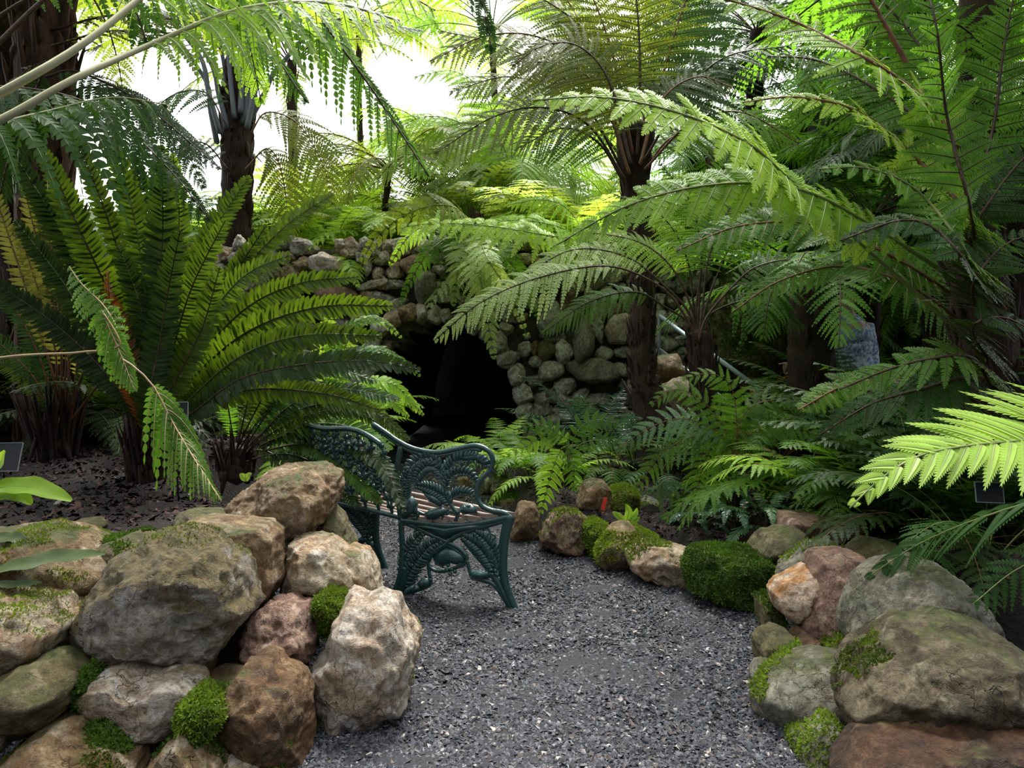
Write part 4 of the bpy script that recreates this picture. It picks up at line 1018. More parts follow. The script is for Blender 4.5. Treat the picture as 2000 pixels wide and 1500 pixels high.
def end_frame():
    mb = MB()
    bar(mb, [(330, 30), (420, 90), (520, 160), (640, 215), (800, 240), (940, 215), (1060, 190), (1130, 200), (1190, 240), (1208, 300), (1188, 370), (1120, 440), (1095, 500), (1095, 570), (1130, 630), (1200, 665), (1290, 680), (1345, 705)], 0.0125, 70)
    bar(mb, [(330, 48), (420, 112), (520, 182), (640, 238), (800, 262), (940, 240), (1060, 215), (1125, 225)], 0.009, 40)
    bar(mb, [(1345, 705), (1200, 740), (1050, 768), (880, 778), (700, 758), (540, 735)], 0.015, 30)
    bar(mb, [(1340, 725), (1200, 765), (1040, 812), (930, 860), (850, 925), (770, 975), (740, 1030)], 0.012, 30)
    bar(mb, [(540, 745), (640, 785), (760, 845), (860, 890), (960, 940), (1020, 1000)], 0.012, 30)
    # front leg with its double edge
    bar(mb, [(1345, 700), (1322, 780), (1298, 880), (1288, 1000), (1290, 1120), (1312, 1230), (1350, 1330), (1392, 1430)], np.linspace(0.020, 0.017, 30), 30)
    bar(mb, [(1300, 740), (1275, 860), (1262, 980), (1262, 1080), (1280, 1180)], 0.010, 24)
    bar(mb, [(1052, 1150), (1130, 1172), (1210, 1200), (1270, 1270), (1320, 1350), (1372, 1440)], 0.013, 26)
    bar(mb, [(1190, 1120), (1240, 1180), (1300, 1290), (1365, 1400)], 0.016, 20)
    # rear leg
    bar(mb, [(535, 735), (542, 850), (548, 980), (542, 1090), (520, 1190), (490, 1270), (478, 1325)], np.linspace(0.014, 0.018, 30), 30)
    bar(mb, [(565, 1080), (560, 1160), (540, 1240), (505, 1320)], 0.018, 20)
    bar(mb, [(752, 1160), (745, 1205), (680, 1235), (610, 1260), (570, 1300), (525, 1335)], 0.012, 26)
    bar(mb, [(535, 200), (500, 400), (515, 560), (535, 735)], 0.014, 24)
    # lower arch and scrolls
    bar(mb, [(735, 1010), (742, 1070), (790, 1105), (860, 1108), (930, 1085), (1000, 1055), (1025, 1000)], 0.009, 26)
    bar(mb, [(1020, 1030), (1035, 1090), (1052, 1150)], 0.009, 12)
    bar(mb, [(735, 1030), (740, 1100), (752, 1160)], 0.009, 12)
    bar(mb, [(760, 985), (800, 965), (870, 920), (940, 955), (1015, 1010)], 0.010, 22)
    for cx, cy, r in ((1160, 825, 28), (655, 830, 22), (830, 915, 22), (1205, 860, 22)):
        bar(mb, [(cx + r * math.cos(a), cy + r * math.sin(a)) for a in np.linspace(0, 2 * math.pi, 9)], 0.0055, 16)
    bar(mb, [(1120, 820), (1160, 870), (1225, 900), (1250, 960), (1258, 1060)], 0.007, 20)
    bar(mb, [(960, 850), (1060, 880), (1140, 930)], 0.007, 14)
    # lower fern sprays
    cast_leaf(mb, [(560, 1230), (600, 1120), (660, 1020), (740, 930), (830, 880)], 0.050, 13)
    cast_leaf(mb, [(552, 1130), (570, 1010), (620, 900), (700, 820)], 0.040, 10)
    cast_leaf(mb, [(1230, 1110), (1170, 1010), (1090, 920), (990, 850)], 0.048, 12)
    cast_leaf(mb, [(1245, 1080), (1215, 980), (1160, 890), (1080, 820)], 0.042, 10)
    cast_leaf(mb, [(540, 1290), (575, 1210), (640, 1150)], 0.030, 7)
    # solid shield and leaves
    def plate(pts, th=0.012, dome=0.012):
        P = np.array([ZB(p) for p in pts]); c = P.mean(0); n = len(P)
        V = np.vstack([P + FN * th * 0.3, P * 0.55 + c * 0.45 + FN * (th + dome * 0.5), [c + FN * (th + dome)], P - FN * th * 0.5])
        Q = [(i, (i + 1) % n, n + (i + 1) % n, n + i) for i in range(n)] + [(2 * n + 1 + i, i, (i + 1) % n, 2 * n + 1 + (i + 1) % n) for i in range(n)][:0]
        T = [(n + i, n + (i + 1) % n, 2 * n) for i in range(n)]
        b = 2 * n + 1
        Q += [(i, b + i, b + (i + 1) % n, (i + 1) % n) for i in range(n)]
        V = np.vstack([V, [c - FN * th * 0.5]]); T += [(b + (i + 1) % n, b + i, b + n) for i in range(n)]
        mb.add(V, Q, T)
    plate([(770, 1000), (860, 930), (930, 950), (990, 985), (1015, 1035), (950, 1060), (900, 1050), (840, 1080), (790, 1060)])
    plate([(650, 1200), (690, 1160), (740, 1160), (762, 1190), (735, 1230), (680, 1240)])
    plate([(1045, 1130), (1075, 1100), (1130, 1110), (1190, 1100), (1200, 1150), (1130, 1180), (1060, 1175)])
    plate([(590, 770), (700, 790), (780, 850), (860, 880), (1000, 820), (1200, 770), (1100, 760), (880, 790), (700, 765)])
    plate([(960, 650), (1000, 615), (1050, 615), (1090, 650), (1095, 690), (1040, 690), (990, 695)])
    plate([(700, 690), (760, 650), (830, 640), (890, 660), (840, 700), (800, 730), (730, 730)])
    plate([(545, 1270), (580, 1220), (640, 1200), (640, 1240), (580, 1300), (530, 1340)])
    for cx, cy in ((880, 1095), (915, 1090), (940, 1105), (905, 1125), (1205, 1095), (1235, 1100), (1250, 1130), (1215, 1125), (505, 1300), (530, 1315), (495, 1325), (1010, 640), (1040, 630), (870, 1040), (890, 1060)):
        mb.ball(ZB((cx, cy)) + FN * 0.010, 0.010)
    # arm panel: fern sprays fanning from the seat
    bar(mb, [(960, 690), (900, 620), (865, 520), (850, 420), (830, 340), (790, 270)], 0.010, 26)
    cast_leaf(mb, [(860, 450), (890, 360), (950, 300), (1050, 280), (1130, 300), (1175, 350)], 0.042, 14, (1, 0))
    cast_leaf(mb, [(860, 450), (890, 370), (950, 310), (1050, 290), (1130, 305), (1175, 350)], 0.022, 12, (0, 1))
    cast_leaf(mb, [(868, 500), (890, 430), (950, 392), (1040, 400), (1095, 460)], 0.036, 11, (1, 0))
    cast_leaf(mb, [(868, 500), (890, 430), (950, 392), (1040, 400), (1095, 460)], 0.018, 10, (0, 1))
    cast_leaf(mb, [(900, 605), (930, 560), (990, 540), (1060, 560), (1095, 600)], 0.034, 10, (1, 0))
    cast_leaf(mb, [(900, 620), (860, 570), (780, 520), (700, 490), (640, 480)], 0.036, 11)
    cast_leaf(mb, [(850, 430), (800, 350), (730, 340), (670, 390), (640, 460)], 0.042, 12)
    cast_leaf(mb, [(830, 330), (740, 280), (640, 310), (590, 380), (570, 480)], 0.038, 12)
    cast_leaf(mb, [(570, 620), (560, 540), (570, 450), (600, 370)], 0.040, 10)
    cast_leaf(mb, [(660, 720), (600, 640), (560, 560), (540, 470)], 0.036, 10)
    bar(mb, [(620, 740), (640, 670), (700, 690), (760, 700), (800, 660), (870, 690), (900, 670), (950, 700), (945, 740)], 0.008, 36)
    bar(mb, [(840, 730), (850, 690), (900, 675), (945, 700), (930, 740)], 0.007, 18)
    plate([(540, 560), (620, 560), (660, 620), (620, 700), (560, 740), (530, 700)])
    plate([(690, 520), (780, 550), (850, 600), (830, 640), (740, 600)], 0.008, 0.008)
    plate([(960, 265), (1060, 235), (1150, 260), (1195, 310), (1170, 350), (1080, 285), (980, 300)], 0.006, 0.006)
    return mb
near = end_frame().build('end_frame', M['iron'], bench)
far = near.copy(); COL.objects.link(far); far.location = Vector(near.location) + Vector(LV)
far['label'] = 'far cast iron end frame with its front leg flaring out'
# backrest between the rear posts, crest rising to the middle
mb = MB()
Pn = ZB((535, 190)); Pn0 = ZB((535, 735))
hgt = Pn[2] - Pn0[2]
def back(u, v):    # u along the bench 0..1, v height 0..1
    lean = FD * (0.10 * v)
    return Pn0 + LV * u + lean + np.array((0, 0, hgt * v))
crest = lambda u: 1.0 + 0.16 * math.sin(math.pi * u) ** 0.8 + 0.05 * math.sin(3 * math.pi * u)
mb.tube(spline([back(u, crest(u)) for u in np.linspace(0, 1, 14)], 40), 0.014, 8, 0.8, FN)
mb.tube(spline([back(u, 0.04) for u in np.linspace(0, 1, 5)], 12), 0.013, 8)
LN = unit(np.cross(LV, (0, 0, 1)))
for k in range(9):
    u0 = (k + 0.5) / 9
    for sg in (-1, 1):
        C = spline([back(u0, 0.05), back(u0 + sg * 0.03, 0.4), back(u0 + sg * 0.06, 0.75), back(min(1, max(0, u0 + sg * 0.10)), crest(u0) * 0.97)], 30)
        T, N, B = frames(C, LN)
        mb.tube(C, 0.006, 6)
        for j in range(9):
            i = 3 + j * 3
            for s in (-1, 1):
                e = unit(B[i] * s + T[i] * 0.5); l = 0.045 * math.sin(math.pi * (0.15 + j / 9 * 0.8))
                mb.tube(spline([C[i], C[i] + e * l * 0.5, C[i] + e * l], 4), [0.006, 0.013, 0.012, 0.003], 5, 0.6, LN)
bench_back = mb.build('backrest', M['iron'], bench)
for k in range(7):     # seat slats
    f = 0.04 + k * 0.15
    p = ZB((1345, 705)) * (1 - f) + ZB((540, 735)) * f
    p = p + np.array((0, 0, 0.012 - 0.02 * math.sin(math.pi * f)))
    W = unit(FD); U = unit(LV - (LV @ W) * W * 0); 
    c = p + LV / 2
    L_ = np.linalg.norm(LV) + 0.03
    sl = MB()
    half = FD * 0.033; up = np.array((0, 0, 0.012)); e0 = p - LV * 0.015; e1 = p + LV * 1.015
    prof8 = [(-1, -.6), (-1, .6), (-.8, 1), (.8, 1), (1, .6), (1, -.6), (.8, -1), (-.8, -1)]
    V = [e + half * a + up * b for e in (e0, e1) for a, b in prof8]
    Q = [(i, (i + 1) % 8, 8 + (i + 1) % 8, 8 + i) for i in range(8)] + [(0, 7, 2, 1), (7, 6, 3, 2), (6, 5, 4, 3), (8, 9, 10, 15), (15, 10, 11, 14), (14, 11, 12, 13)]
    sl.add(V, Q); sl.build('seat_slat', M['wood'], bench, smooth=False)

# ------------------------------------------------------------------ ferns
def W(pts, Y=None):
    """points given as (column, row[, depth]) -> world"""
    return np.array([at(p[0], p[1], p[2] if len(p) > 2 else Y) for p in pts])
CAMF = (0, -1, 0.25)      # blade turned to the path
UPF = (0, -0.35, 1)
def shade(i, mats): return mats[i % len(mats)]

# --- big crown fern, left
base = at(290, 945, 3.65); base[2] = 0.50
crownA = fern_plant('crown_fern', base, 'largest shuttlecock fern with tall upright strap-leaved fronds on the left bed')
FA = [([(262, 700), (180, 560), (90, 400, 3.5), (17, 285, 3.5)], .085, 3.62, 'dark'),
      ([(268, 760), (245, 640), (180, 500, 3.4), (84, 290, 3.35)], .095, 3.6, 'crown'),
      ([(275, 740), (250, 560), (190, 370), (115, 205, 3.9)], .07, 3.8, 'crown'),
      ([(282, 740), (285, 600), (262, 420), (208, 238, 3.7)], .095, 3.7, 'crown'),
      ([(300, 740), (312, 600), (318, 440), (316, 283, 3.3)], .105, 3.45, 'dark'),
      ([(300, 740), (325, 600), (350, 440), (338, 300, 3.6)], .095, 3.7, 'crown'),
      ([(310, 760), (340, 640), (400, 480, 3.8), (487, 343, 3.9)], .10, 3.75, 'crown'),
      ([(305, 780), (335, 690), (375, 560, 3.45), (440, 430, 3.4)], .095, 3.5, 'crown'),
      ([(315, 790), (350, 700), (460, 545, 3.9), (560, 440, 3.95), (652, 378, 4.0)], .10, 3.8, 'crown'),
      ([(315, 800), (350, 720), (430, 590, 3.4), (490, 530, 3.35), (568, 497, 3.3)], .085, 3.5, 'crown'),
      ([(320, 810), (360, 735), (470, 610, 3.8), (580, 555, 3.8), (700, 540, 3.9)], .085, 3.8, 'crown'),
      ([(320, 820), (365, 750), (480, 650, 3.5), (620, 600, 3.5), (768, 597, 3.55)], .085, 3.55, 'crown'),
      ([(325, 830), (370, 780), (470, 695, 3.4), (590, 655, 3.4), (745, 655, 3.4)], .08, 3.5, 'crown'),
      ([(330, 840), (385, 800), (470, 740, 3.3), (590, 712, 3.25), (720, 705, 3.25), (822, 722, 3.3)], .075, 3.4, 'dark'),
      ([(262, 760), (235, 650), (215, 590), (212, 530, 3.3)], .075, 3.4, 'rust'),
      ([(285, 800), (290, 700), (275, 600), (232, 480, 3.4)], .085, 3.45, 'dark'),
      ([(290, 800), (310, 680), (330, 560), (352, 450, 3.2)], .085, 3.3, 'dark'),
      ([(300, 820), (345, 740), (395, 640), (430, 520, 3.3)], .085, 3.35, 'crown'),
      ([(250, 780), (200, 680), (130, 560), (30, 430, 3.6)], .085, 3.6, 'dark'),
      ([(330, 850), (400, 790), (500, 760, 3.6), (640, 770, 3.6), (740, 800, 3.6)], .07, 3.6, 'crown'),
      ([(250, 790), (180, 700), (90, 620), (-30, 540, 3.5)], .08, 3.5, 'dark'),
      ([(270, 760), (215, 610), (150, 430), (100, 330, 3.7)], .09, 3.7, 'dark'),
      ([(290, 740), (300, 560), (290, 420), (262, 300, 3.9)], .09, 3.9, 'deep'),
      ([(310, 790), (370, 660), (440, 560), (520, 440, 3.9)], .09, 3.9, 'crown')]
for i, (p, w, Y, m) in enumerate(FA):
    b = at(290 + (i * 37 % 60) - 30, 900, 3.62)
    pts = np.vstack([b[None], W(p, Y)])
    lab = 'brown-tipped frond of the crown fern' if m == 'rust' else None
    frond(crownA, pts, w, 'simple', 54, m, 'st_dark' if i % 3 else 'st_green', hint=(0.15 * math.sin(i * 2.1), -1, 0.30 + 0.25 * math.sin(i)), sr=0.007, shape='strap', bare=0.20, ang=(84, 52), droop=0.10, curlT=0.10, pw=1.3, lift=0.12, ruffle=0.10, n=44, label=lab)
trunk_mesh(crownA, [at(290, 960, 3.65) * (1, 1, 0) + (0, 0, 0.44), at(286, 880, 3.65), at(284, 800, 3.65)], [0.075, 0.085, 0.07], 3, 'trunk', 110, 'rootstock', 0.16)
# --- second crown fern, in front of the bench back
base = at(462, 915, 4.0); base[2] = 0.50
crownB = fern_plant('crown_fern', base, 'lower shuttlecock fern whose narrow fronds arch right over the bench back')
FB = [[(520, 800), (600, 720), (700, 690), (790, 715)], [(530, 830), (620, 790), (720, 800), (800, 860)], [(530, 860), (620, 840), (700, 870), (775, 925, 3.6)], [(520, 880), (600, 870), (680, 920, 3.7), (745, 985, 3.5)],
      [(520, 890), (580, 890), (650, 930), (700, 990, 3.6)], [(500, 800), (560, 700), (620, 650), (700, 640)], [(480, 800), (500, 700), (530, 640), (590, 600)], [(520, 870), (600, 830), (690, 835), (762, 880, 3.7)],
      [(510, 850), (570, 790), (660, 760), (780, 780, 3.8)], [(500, 880), (540, 890), (590, 930, 3.8), (620, 990, 3.7)], [(540, 860), (640, 850), (740, 900, 3.5), (790, 1000, 3.3)], [(450, 820), (430, 740), (400, 700), (350, 690)],
      [(500, 840), (560, 760), (640, 720), (735, 745)], [(510, 860), (590, 815), (680, 800), (755, 835)]]
for i, p in enumerate(FB):
    pts = np.vstack([at(462 + (i % 5) * 6 - 12, 905, 4.0)[None], W(p, 3.9)])
    frond(crownB, pts, .068, 'simple', 40, ['deep', 'crown', 'dark', 'mid'][i % 4], 'st_dark', hint=(0.1, -0.8, 0.7), sr=0.005, shape='strap', bare=0.22, ang=(80, 45), droop=0.15, pw=0.95, ruffle=0.12)
trunk_mesh(crownB, [base - (0, 0, 0.05), base + (0, 0, 0.10)], [0.09, 0.05], 4, 'trunk', 40, 'rootstock', 0.12)
# --- third crown fern, far left
base = at(110, 895, 4.3); base[2] = 0.52
crownC = fern_plant('crown_fern', base, 'shuttlecock fern at the far left with yellowing narrow fronds and reddish stalks')
FC = [([(110, 700), (60, 520), (30, 430)], 'yellow'), ([(130, 700), (95, 560), (60, 420), (45, 350)], 'yellow'), ([(135, 720), (120, 600), (100, 480), (70, 400)], 'yellow'), ([(150, 720), (150, 620), (135, 540), (118, 480)], 'yellow'),
      ([(90, 740), (40, 620), (-20, 540)], 'deep'), ([(160, 740), (190, 640), (215, 560), (240, 480)], 'crown'), ([(100, 800), (80, 760), (70, 720), (60, 690)], 'deep'), ([(150, 760), (180, 680), (200, 600), (205, 530)], 'deep'),
      ([(80, 760), (10, 680), (-60, 640)], 'deep'), ([(170, 780), (230, 700), (290, 650), (340, 620)], 'dark'), ([(120, 700), (110, 560), (90, 440), (40, 330)], 'crown'), ([(100, 720), (50, 560), (10, 440), (-20, 350)], 'yellow'), ([(90, 790), (30, 720), (-40, 700)], 'crown')]
for i, (p, m) in enumerate(FC):
    pts = np.vstack([at(112 + (i * 13 % 50) - 22, 860, 4.3)[None], W(p, 4.2)])
    frond(crownC, pts, .075, 'simple', 34, m, 'st_brown', hint=(0.1, -1, 0.3), sr=0.008, shape='strap', bare=0.36, ang=(82, 50), droop=0.12, pw=0.85)
trunk_mesh(crownC, [base - (0, 0, 0.05), base + (0, 0, 0.16)], [0.09, 0.10], 5, 'trunk', 110, 'rootstock', 0.26)

# --- shaggy trunks and tree ferns
def tree_fern(name, label, pts, r, seed, group=None, fibre=0, stubs=90, mat='trunk', stub_len=0.14):
    P = W(pts); b = P[0].copy()
    t = fern_plant(name, b, label, group, 'tree fern')
    trunk_mesh(t, P, r, seed, mat, stubs, fibre=fibre, stub_len=stub_len)
    return t, P[-1]
def TF(t, pts, Y, w, mat='mid', smat='st_dark', K=22, J=14, hint=(0, -0.6, 0.8), style='bi', bare=0.25, shape='lance', **kw):
    kw.setdefault('sr', 0.008); kw.setdefault('pw', 1.25); kw.setdefault('midribs', True)
    return frond(t, W(pts, Y), w, style, K, mat, smat, hint=hint, J=J, bare=bare, shape=shape, **kw)

tA, topA = tree_fern('tree_fern', 'tall tree fern with a thick shaggy dark brown trunk at the upper left corner', [(95, 900, 4.7), (88, 600, 4.7), (86, 300, 4.7), (85, 0, 4.7), (85, -260, 4.7)], [0.17, 0.16, 0.15, 0.155, 0.15], 12, fibre=320, stubs=240, stub_len=0.22, mat='trunk_red')
crown(tA, topA, 10, 2.0, .36, (0.9, 0.2), 1.6, 5, K=22, J=12, mat='olive', smat='st_dark', bare=0.22, shape='lance', sr=0.012)
TF(tA, [(100, 60), (230, 30), (420, 55), (520, 110)], 4.6, .30, 'olive', hint=(0, -0.3, 1), bare=0.1, K=24)
TF(tA, [(100, 90), (220, 60), (320, 80), (400, 120)], 4.4, .25, 'olive', hint=(0, -0.3, 1), bare=0.1, K=24)
TF(tA, [(90, 150), (150, 140), (260, 190), (350, 260), (430, 330)], 4.3, .20, 'deep', hint=(0, -0.6, 0.9), bare=0.05, K=24, droop=0.5)
TF(tA, [(90, 120), (40, 150), (-20, 260)], 4.3, .20, 'deep', hint=(0, -0.6, 0.9), bare=0.05)
TF(tA, [(90, 130), (60, 200), (20, 300), (-10, 420)], 4.4, .20, 'deep', hint=(0.5, -0.6, 0.5), bare=0.05)
TF(tA, [(100, 200), (180, 170), (290, 210), (360, 290), (400, 370)], 4.5, .22, 'deep', hint=(0, -0.6, 0.9), bare=0.05, K=24, droop=0.5)

tB, topB = tree_fern('tree_fern', 'tree fern with blue-grey stalks clasping its red-brown trunk in the upper left background', [(465, 560, 7.4), (462, 400, 7.4), (465, 260, 7.4), (468, 130, 7.4)], [0.13, 0.13, 0.14, 0.15], 14, fibre=160, stubs=120)
for i, (x0, y0, x1, y1) in enumerate([(430, 260, 385, 100), (445, 250, 410, 120), (452, 260, 432, 100), (458, 230, 440, 60), (475, 240, 490, 60), (478, 230, 505, 60), (482, 250, 520, 80), (490, 230, 545, 130), (424, 280, 398, 150), (470, 220, 478, 20)]):
    w = TF(tB, [(x0, y0), ((x0 + x1) / 2, (y0 + y1) / 2), (x1, y1), (x1 + (x1 - 465) * 1.3, y1 - 90), (x1 + (x1 - 465) * 3.5, y1 - 90 + 20 * (i % 3))], 7.22 + 0.05 * (i % 3), .45, 'olive', 'st_blue', K=24, hint=(0, -0.3, 1), bare=0.45, sr=0.028)
tC = tree_fern('tree_fern', 'slender dark trunked tree fern right of the blue-stalked one', [(575, 480, 8.5), (572, 300, 8.5), (570, 120, 8.5)], [0.055, 0.05, 0.05], 15, stubs=20)
crown(tC[0], tC[1], 11, 1.7, .30, (0.9, 0.1), 1.5, 6, K=20, J=10, mat='olive', smat='st_dark', bare=0.2, sr=0.010)

# central tree fern
tG, topG = tree_fern('tree_fern', 'central tree fern with a dark trunk leaning left, right of the grotto', [(1290, 850, 5.8), (1262, 760, 5.85), (1256, 620, 5.9), (1252, 480, 5.95), (1240, 350, 6.0), (1242, 250, 6.0)], [0.16, 0.10, 0.09, 0.085, 0.10, 0.15], 16, fibre=420, stubs=120)
GF = [([(1220, 350), (1150, 245), (1060, 210), (960, 230), (850, 300)], 5.7, 'olive'), ([(1225, 330), (1170, 150), (1060, 75), (950, 70), (840, 120)], 5.8, 'olive'), ([(1230, 300), (1170, 100), (1080, 10), (960, -40)], 5.6, 'olive'),
      ([(1235, 300), (1200, 120), (1150, -20), (1080, -120)], 5.6, 'olive'), ([(1245, 300), (1250, 120), (1240, -30), (1220, -160)], 5.5, 'olive'), ([(1255, 300), (1300, 130), (1340, 0), (1400, -120)], 5.6, 'deep'),
      ([(1260, 310), (1340, 180), (1420, 110), (1540, 90)], 5.7, 'deep'), ([(1260, 330), (1350, 240), (1450, 220), (1560, 280)], 5.7, 'mid'), ([(1225, 320), (1120, 200), (1000, 150), (880, 180)], 6.2, 'olive'),
      ([(1235, 300), (1140, 60), (1060, -60), (950, -130)], 6.4, 'olive'), ([(1250, 300), (1330, 80), (1420, -20), (1540, -50)], 6.4, 'deep'), ([(1250, 290), (1280, 60), (1290, -80), (1300, -200)], 6.2, 'olive'),
      ([(1220, 360), (1170, 280), (1100, 250), (1010, 290)], 5.9, 'mid'), ([(1255, 340), (1310, 270), (1390, 260), (1480, 330)], 6.1, 'mid'), ([(1225, 350), (1120, 170), (980, 90), (860, 60)], 5.9, 'olive'), ([(1230, 340), (1180, 200), (1120, 130), (1010, 120)], 5.5, 'olive'),
      ([(1232, 320), (1190, 160), (1130, 90), (1060, 90), (1000, 130)], 5.3, 'olive'), ([(1250, 320), (1290, 200), (1360, 150), (1430, 170)], 5.4, 'deep')]
for i, (p, Y, m) in enumerate(GF):
    TF(tG, p, Y, .50, m, 'st_brown' if i % 2 else 'st_dark', K=26, J=18, hint=(0.2 * math.sin(i), -0.75, 0.75), bare=0.22, ang=(82, 48), droop=0.30, sr=0.012)
# short tree fern in the bed
tH, topH = tree_fern('tree_fern', 'short tree fern with a fan of bare black stalks in front of the hand rail', [(1385, 860, 4.9), (1378, 780, 4.9), (1368, 690, 4.9), (1366, 650, 4.9)], [0.075, 0.065, 0.075, 0.06], 17, stubs=90, fibre=60)
HF = [([(1340, 620), (1290, 560), (1190, 520), (1060, 540), (940, 590), (848, 665)], 4.7, 'pale', .26), ([(1345, 610), (1300, 560), (1220, 500), (1110, 490), (1000, 560)], 4.9, 'pale', .22), ([(1350, 600), (1310, 520), (1240, 470), (1120, 450)], 5.0, 'bright', .24),
      ([(1372, 600), (1385, 500), (1430, 400), (1510, 340)], 4.8, 'mid', .26), ([(1376, 610), (1400, 540), (1440, 460), (1520, 400), (1600, 400)], 4.9, 'mid', .26), ([(1380, 620), (1430, 560), (1480, 520), (1560, 510), (1630, 560)], 4.7, 'mid', .24),
      ([(1360, 600), (1370, 500), (1350, 400), (1290, 320)], 5.0, 'mid', .26), ([(1365, 600), (1375, 480), (1400, 360), (1440, 270)], 5.1, 'mid', .25), ([(1355, 600), (1340, 500), (1290, 420), (1200, 380)], 5.2, 'bright', .24),
      ([(1380, 620), (1440, 590), (1500, 590), (1570, 640)], 4.9, 'mid', .22), ([(1345, 630), (1300, 600), (1240, 570), (1150, 590), (1060, 650)], 5.1, 'mid', .20)]
for i, (p, Y, m, w) in enumerate(HF):
    TF(tH, [(1364, 670)] + p, Y, w, m, 'st_dark', K=26, J=14, hint=(0.15 * math.sin(i), -0.7, 0.7), bare=0.38, ang=(80, 45), droop=0.35, sr=0.009)
# right-hand tree fern, near
tI, topI = tree_fern('tree_fern', 'nearest tree fern at the right, thick dark trunk, long purple-brown stalks', [(2010, 1180, 3.7), (1975, 960, 3.7), (1945, 760, 3.7), (1915, 560, 3.7), (1895, 420, 3.7)], [0.17, 0.15, 0.14, 0.13, 0.11], 18, stubs=150, fibre=60)
TF(tI, [(1895, 480), (1862, 340), (1800, 180), (1700, 0), (1640, -110), (1560, -250)], 3.5, .45, 'mid', 'st_brown', K=18, J=16, bare=0.55, sr=0.020)
IF = [([(1885, 660), (1770, 555), (1640, 440), (1530, 340, 3.2), (1460, 280, 3.1), (1330, 222, 3.0), (1180, 190, 3.0), (1040, 196, 3.0)], 3.4, 'lime', .30, 0.36, 'st_green'),
      ([(1880, 300), (1800, 190, 3.2), (1700, 120, 3.0), (1570, 50), (1440, 5), (1330, -20)], 3.2, 'bright', .30, 0.18, 'st_brown'),
      ([(1880, 560), (1700, 440, 3.3), (1560, 370, 3.2), (1400, 360, 3.2), (1230, 400, 3.3), (1075, 485, 3.4)], 3.4, 'bright', .26, 0.30, 'st_green'),
      ([(1890, 420), (1780, 300, 3.3), (1680, 220), (1560, 190), (1450, 200)], 3.1, 'lime', .22, 0.28, 'st_brown'),
      ([(1890, 600), (1740, 500, 3.6), (1600, 440), (1450, 440), (1320, 490)], 3.8, 'mid', .28, 0.25, 'st_brown'),
      ([(1890, 640), (1760, 550, 3.5), (1640, 520), (1520, 550), (1430, 610)], 3.7, 'mid', .18, 0.25, 'st_brown'),
      ([(1900, 400), (1940, 250), (1960, 100), (1990, -60)], 3.3, 'mid', .30, 0.2, 'st_dark'), ([(1900, 430), (1850, 230, 3.0), (1830, 60, 2.9), (1800, -60)], 3.0, 'mid', .28, 0.2, 'st_dark'),
      ([(1900, 450), (1980, 330), (2060, 260)], 3.2, 'deep', .28, 0.1, 'st_dark'), ([(1890, 500), (1800, 380, 3.0), (1700, 330), (1600, 330)], 2.9, 'mid', .22, 0.2, 'st_green'),
      ([(1880, 770), (1780, 745, 3.1), (1660, 750), (1560, 800, 3.0)], 3.3, 'mid', .20, 0.2, 'st_brown'), ([(1900, 560), (1960, 480), (2050, 450)], 3.0, 'deep', .26, 0.1, 'st_dark'),
      ([(1890, 520), (1830, 450, 2.8), (1760, 430), (1640, 470)], 2.8, 'deep', .20, 0.2, 'st_dark'), ([(1890, 380), (1820, 260, 3.4), (1720, 180), (1600, 120, 3.6), (1500, 110)], 3.5, 'mid', .28, 0.2, 'st_dark'),
      ([(1900, 400), (1830, 160, 3.5), (1740, 20), (1620, -60)], 3.6, 'mid', .30, 0.2, 'st_dark'), ([(1900, 640), (1960, 620), (2040, 660)], 2.9, 'deep', .24, 0.1, 'st_dark'),
      ([(1900, 740), (1800, 760, 3.0), (1700, 790), (1600, 850)], 3.1, 'deep', .24, 0.15, 'st_dark'), ([(1900, 700), (1820, 700, 2.9), (1740, 720), (1640, 760, 2.9)], 3.0, 'mid', .22, 0.15, 'st_dark')]
for i, (p, Y, m, w, br, sm) in enumerate(IF):
    xc, yc = p[0]; yc += 60; p = [(1885 + max(0, yc - 420) * 0.16, yc, 3.68)] + p; nb_ = (1.62, 1.3)[i % 2]
    TF(tI, p, Y, w, m, sm, K=25, J=18, hint=(0.1 * math.sin(i * 1.7), -0.72, 0.72), bare=br, ang=(82, 52), droop=0.22, pw=nb_, sr=0.012, shape='lance')
# stalk and fronds of a near plant at the upper left (crown above the view)
nb = at(-330, 330, 1.75)
tE, topE = tree_fern('tree_fern', 'near tree fern whose two thick pale green stalks cross the upper left corner', [(-560, 1400, 1.9), (-520, 800, 1.9), (-430, 420, 1.85), (-400, 300, 1.8)], [0.13, 0.12, 0.11, 0.10], 19, stubs=60)
TF(tE, [(-400, 330, 1.8), (-150, 260, 1.75), (0, 182, 1.7), (150, 95, 1.75), (270, 0, 1.85), (400, -110, 2.0), (600, -190, 2.1)], 1.8, .34, 'bright', 'st_pale', K=14, J=14, bare=0.62, sr=0.0135, droop=0.8, hint=(0, -0.3, 1))
TF(tE, [(-400, 330, 1.8), (-150, 300, 1.7), (0, 235, 1.7), (150, 152, 1.75), (300, 85, 1.9), (470, 18, 2.0), (640, 5, 2.1), (780, 40, 2.2)], 1.8, .26, 'bright', 'st_pale', K=18, J=16, bare=0.58, sr=0.012, droop=0.9, hint=(0, -0.35, 1), ang=(85, 60))
TF(tE, [(-400, 330, 1.9), (-150, 220, 1.9), (150, -50, 2.0), (380, -90, 2.1), (560, -30, 2.2), (680, 110, 2.25), (770, 240, 2.3), (838, 345, 2.3)], 2.0, .18, 'mid', 'st_dark', K=30, J=14, bare=0.45, sr=0.008, droop=1.0, hint=(0, -0.5, 0.8))
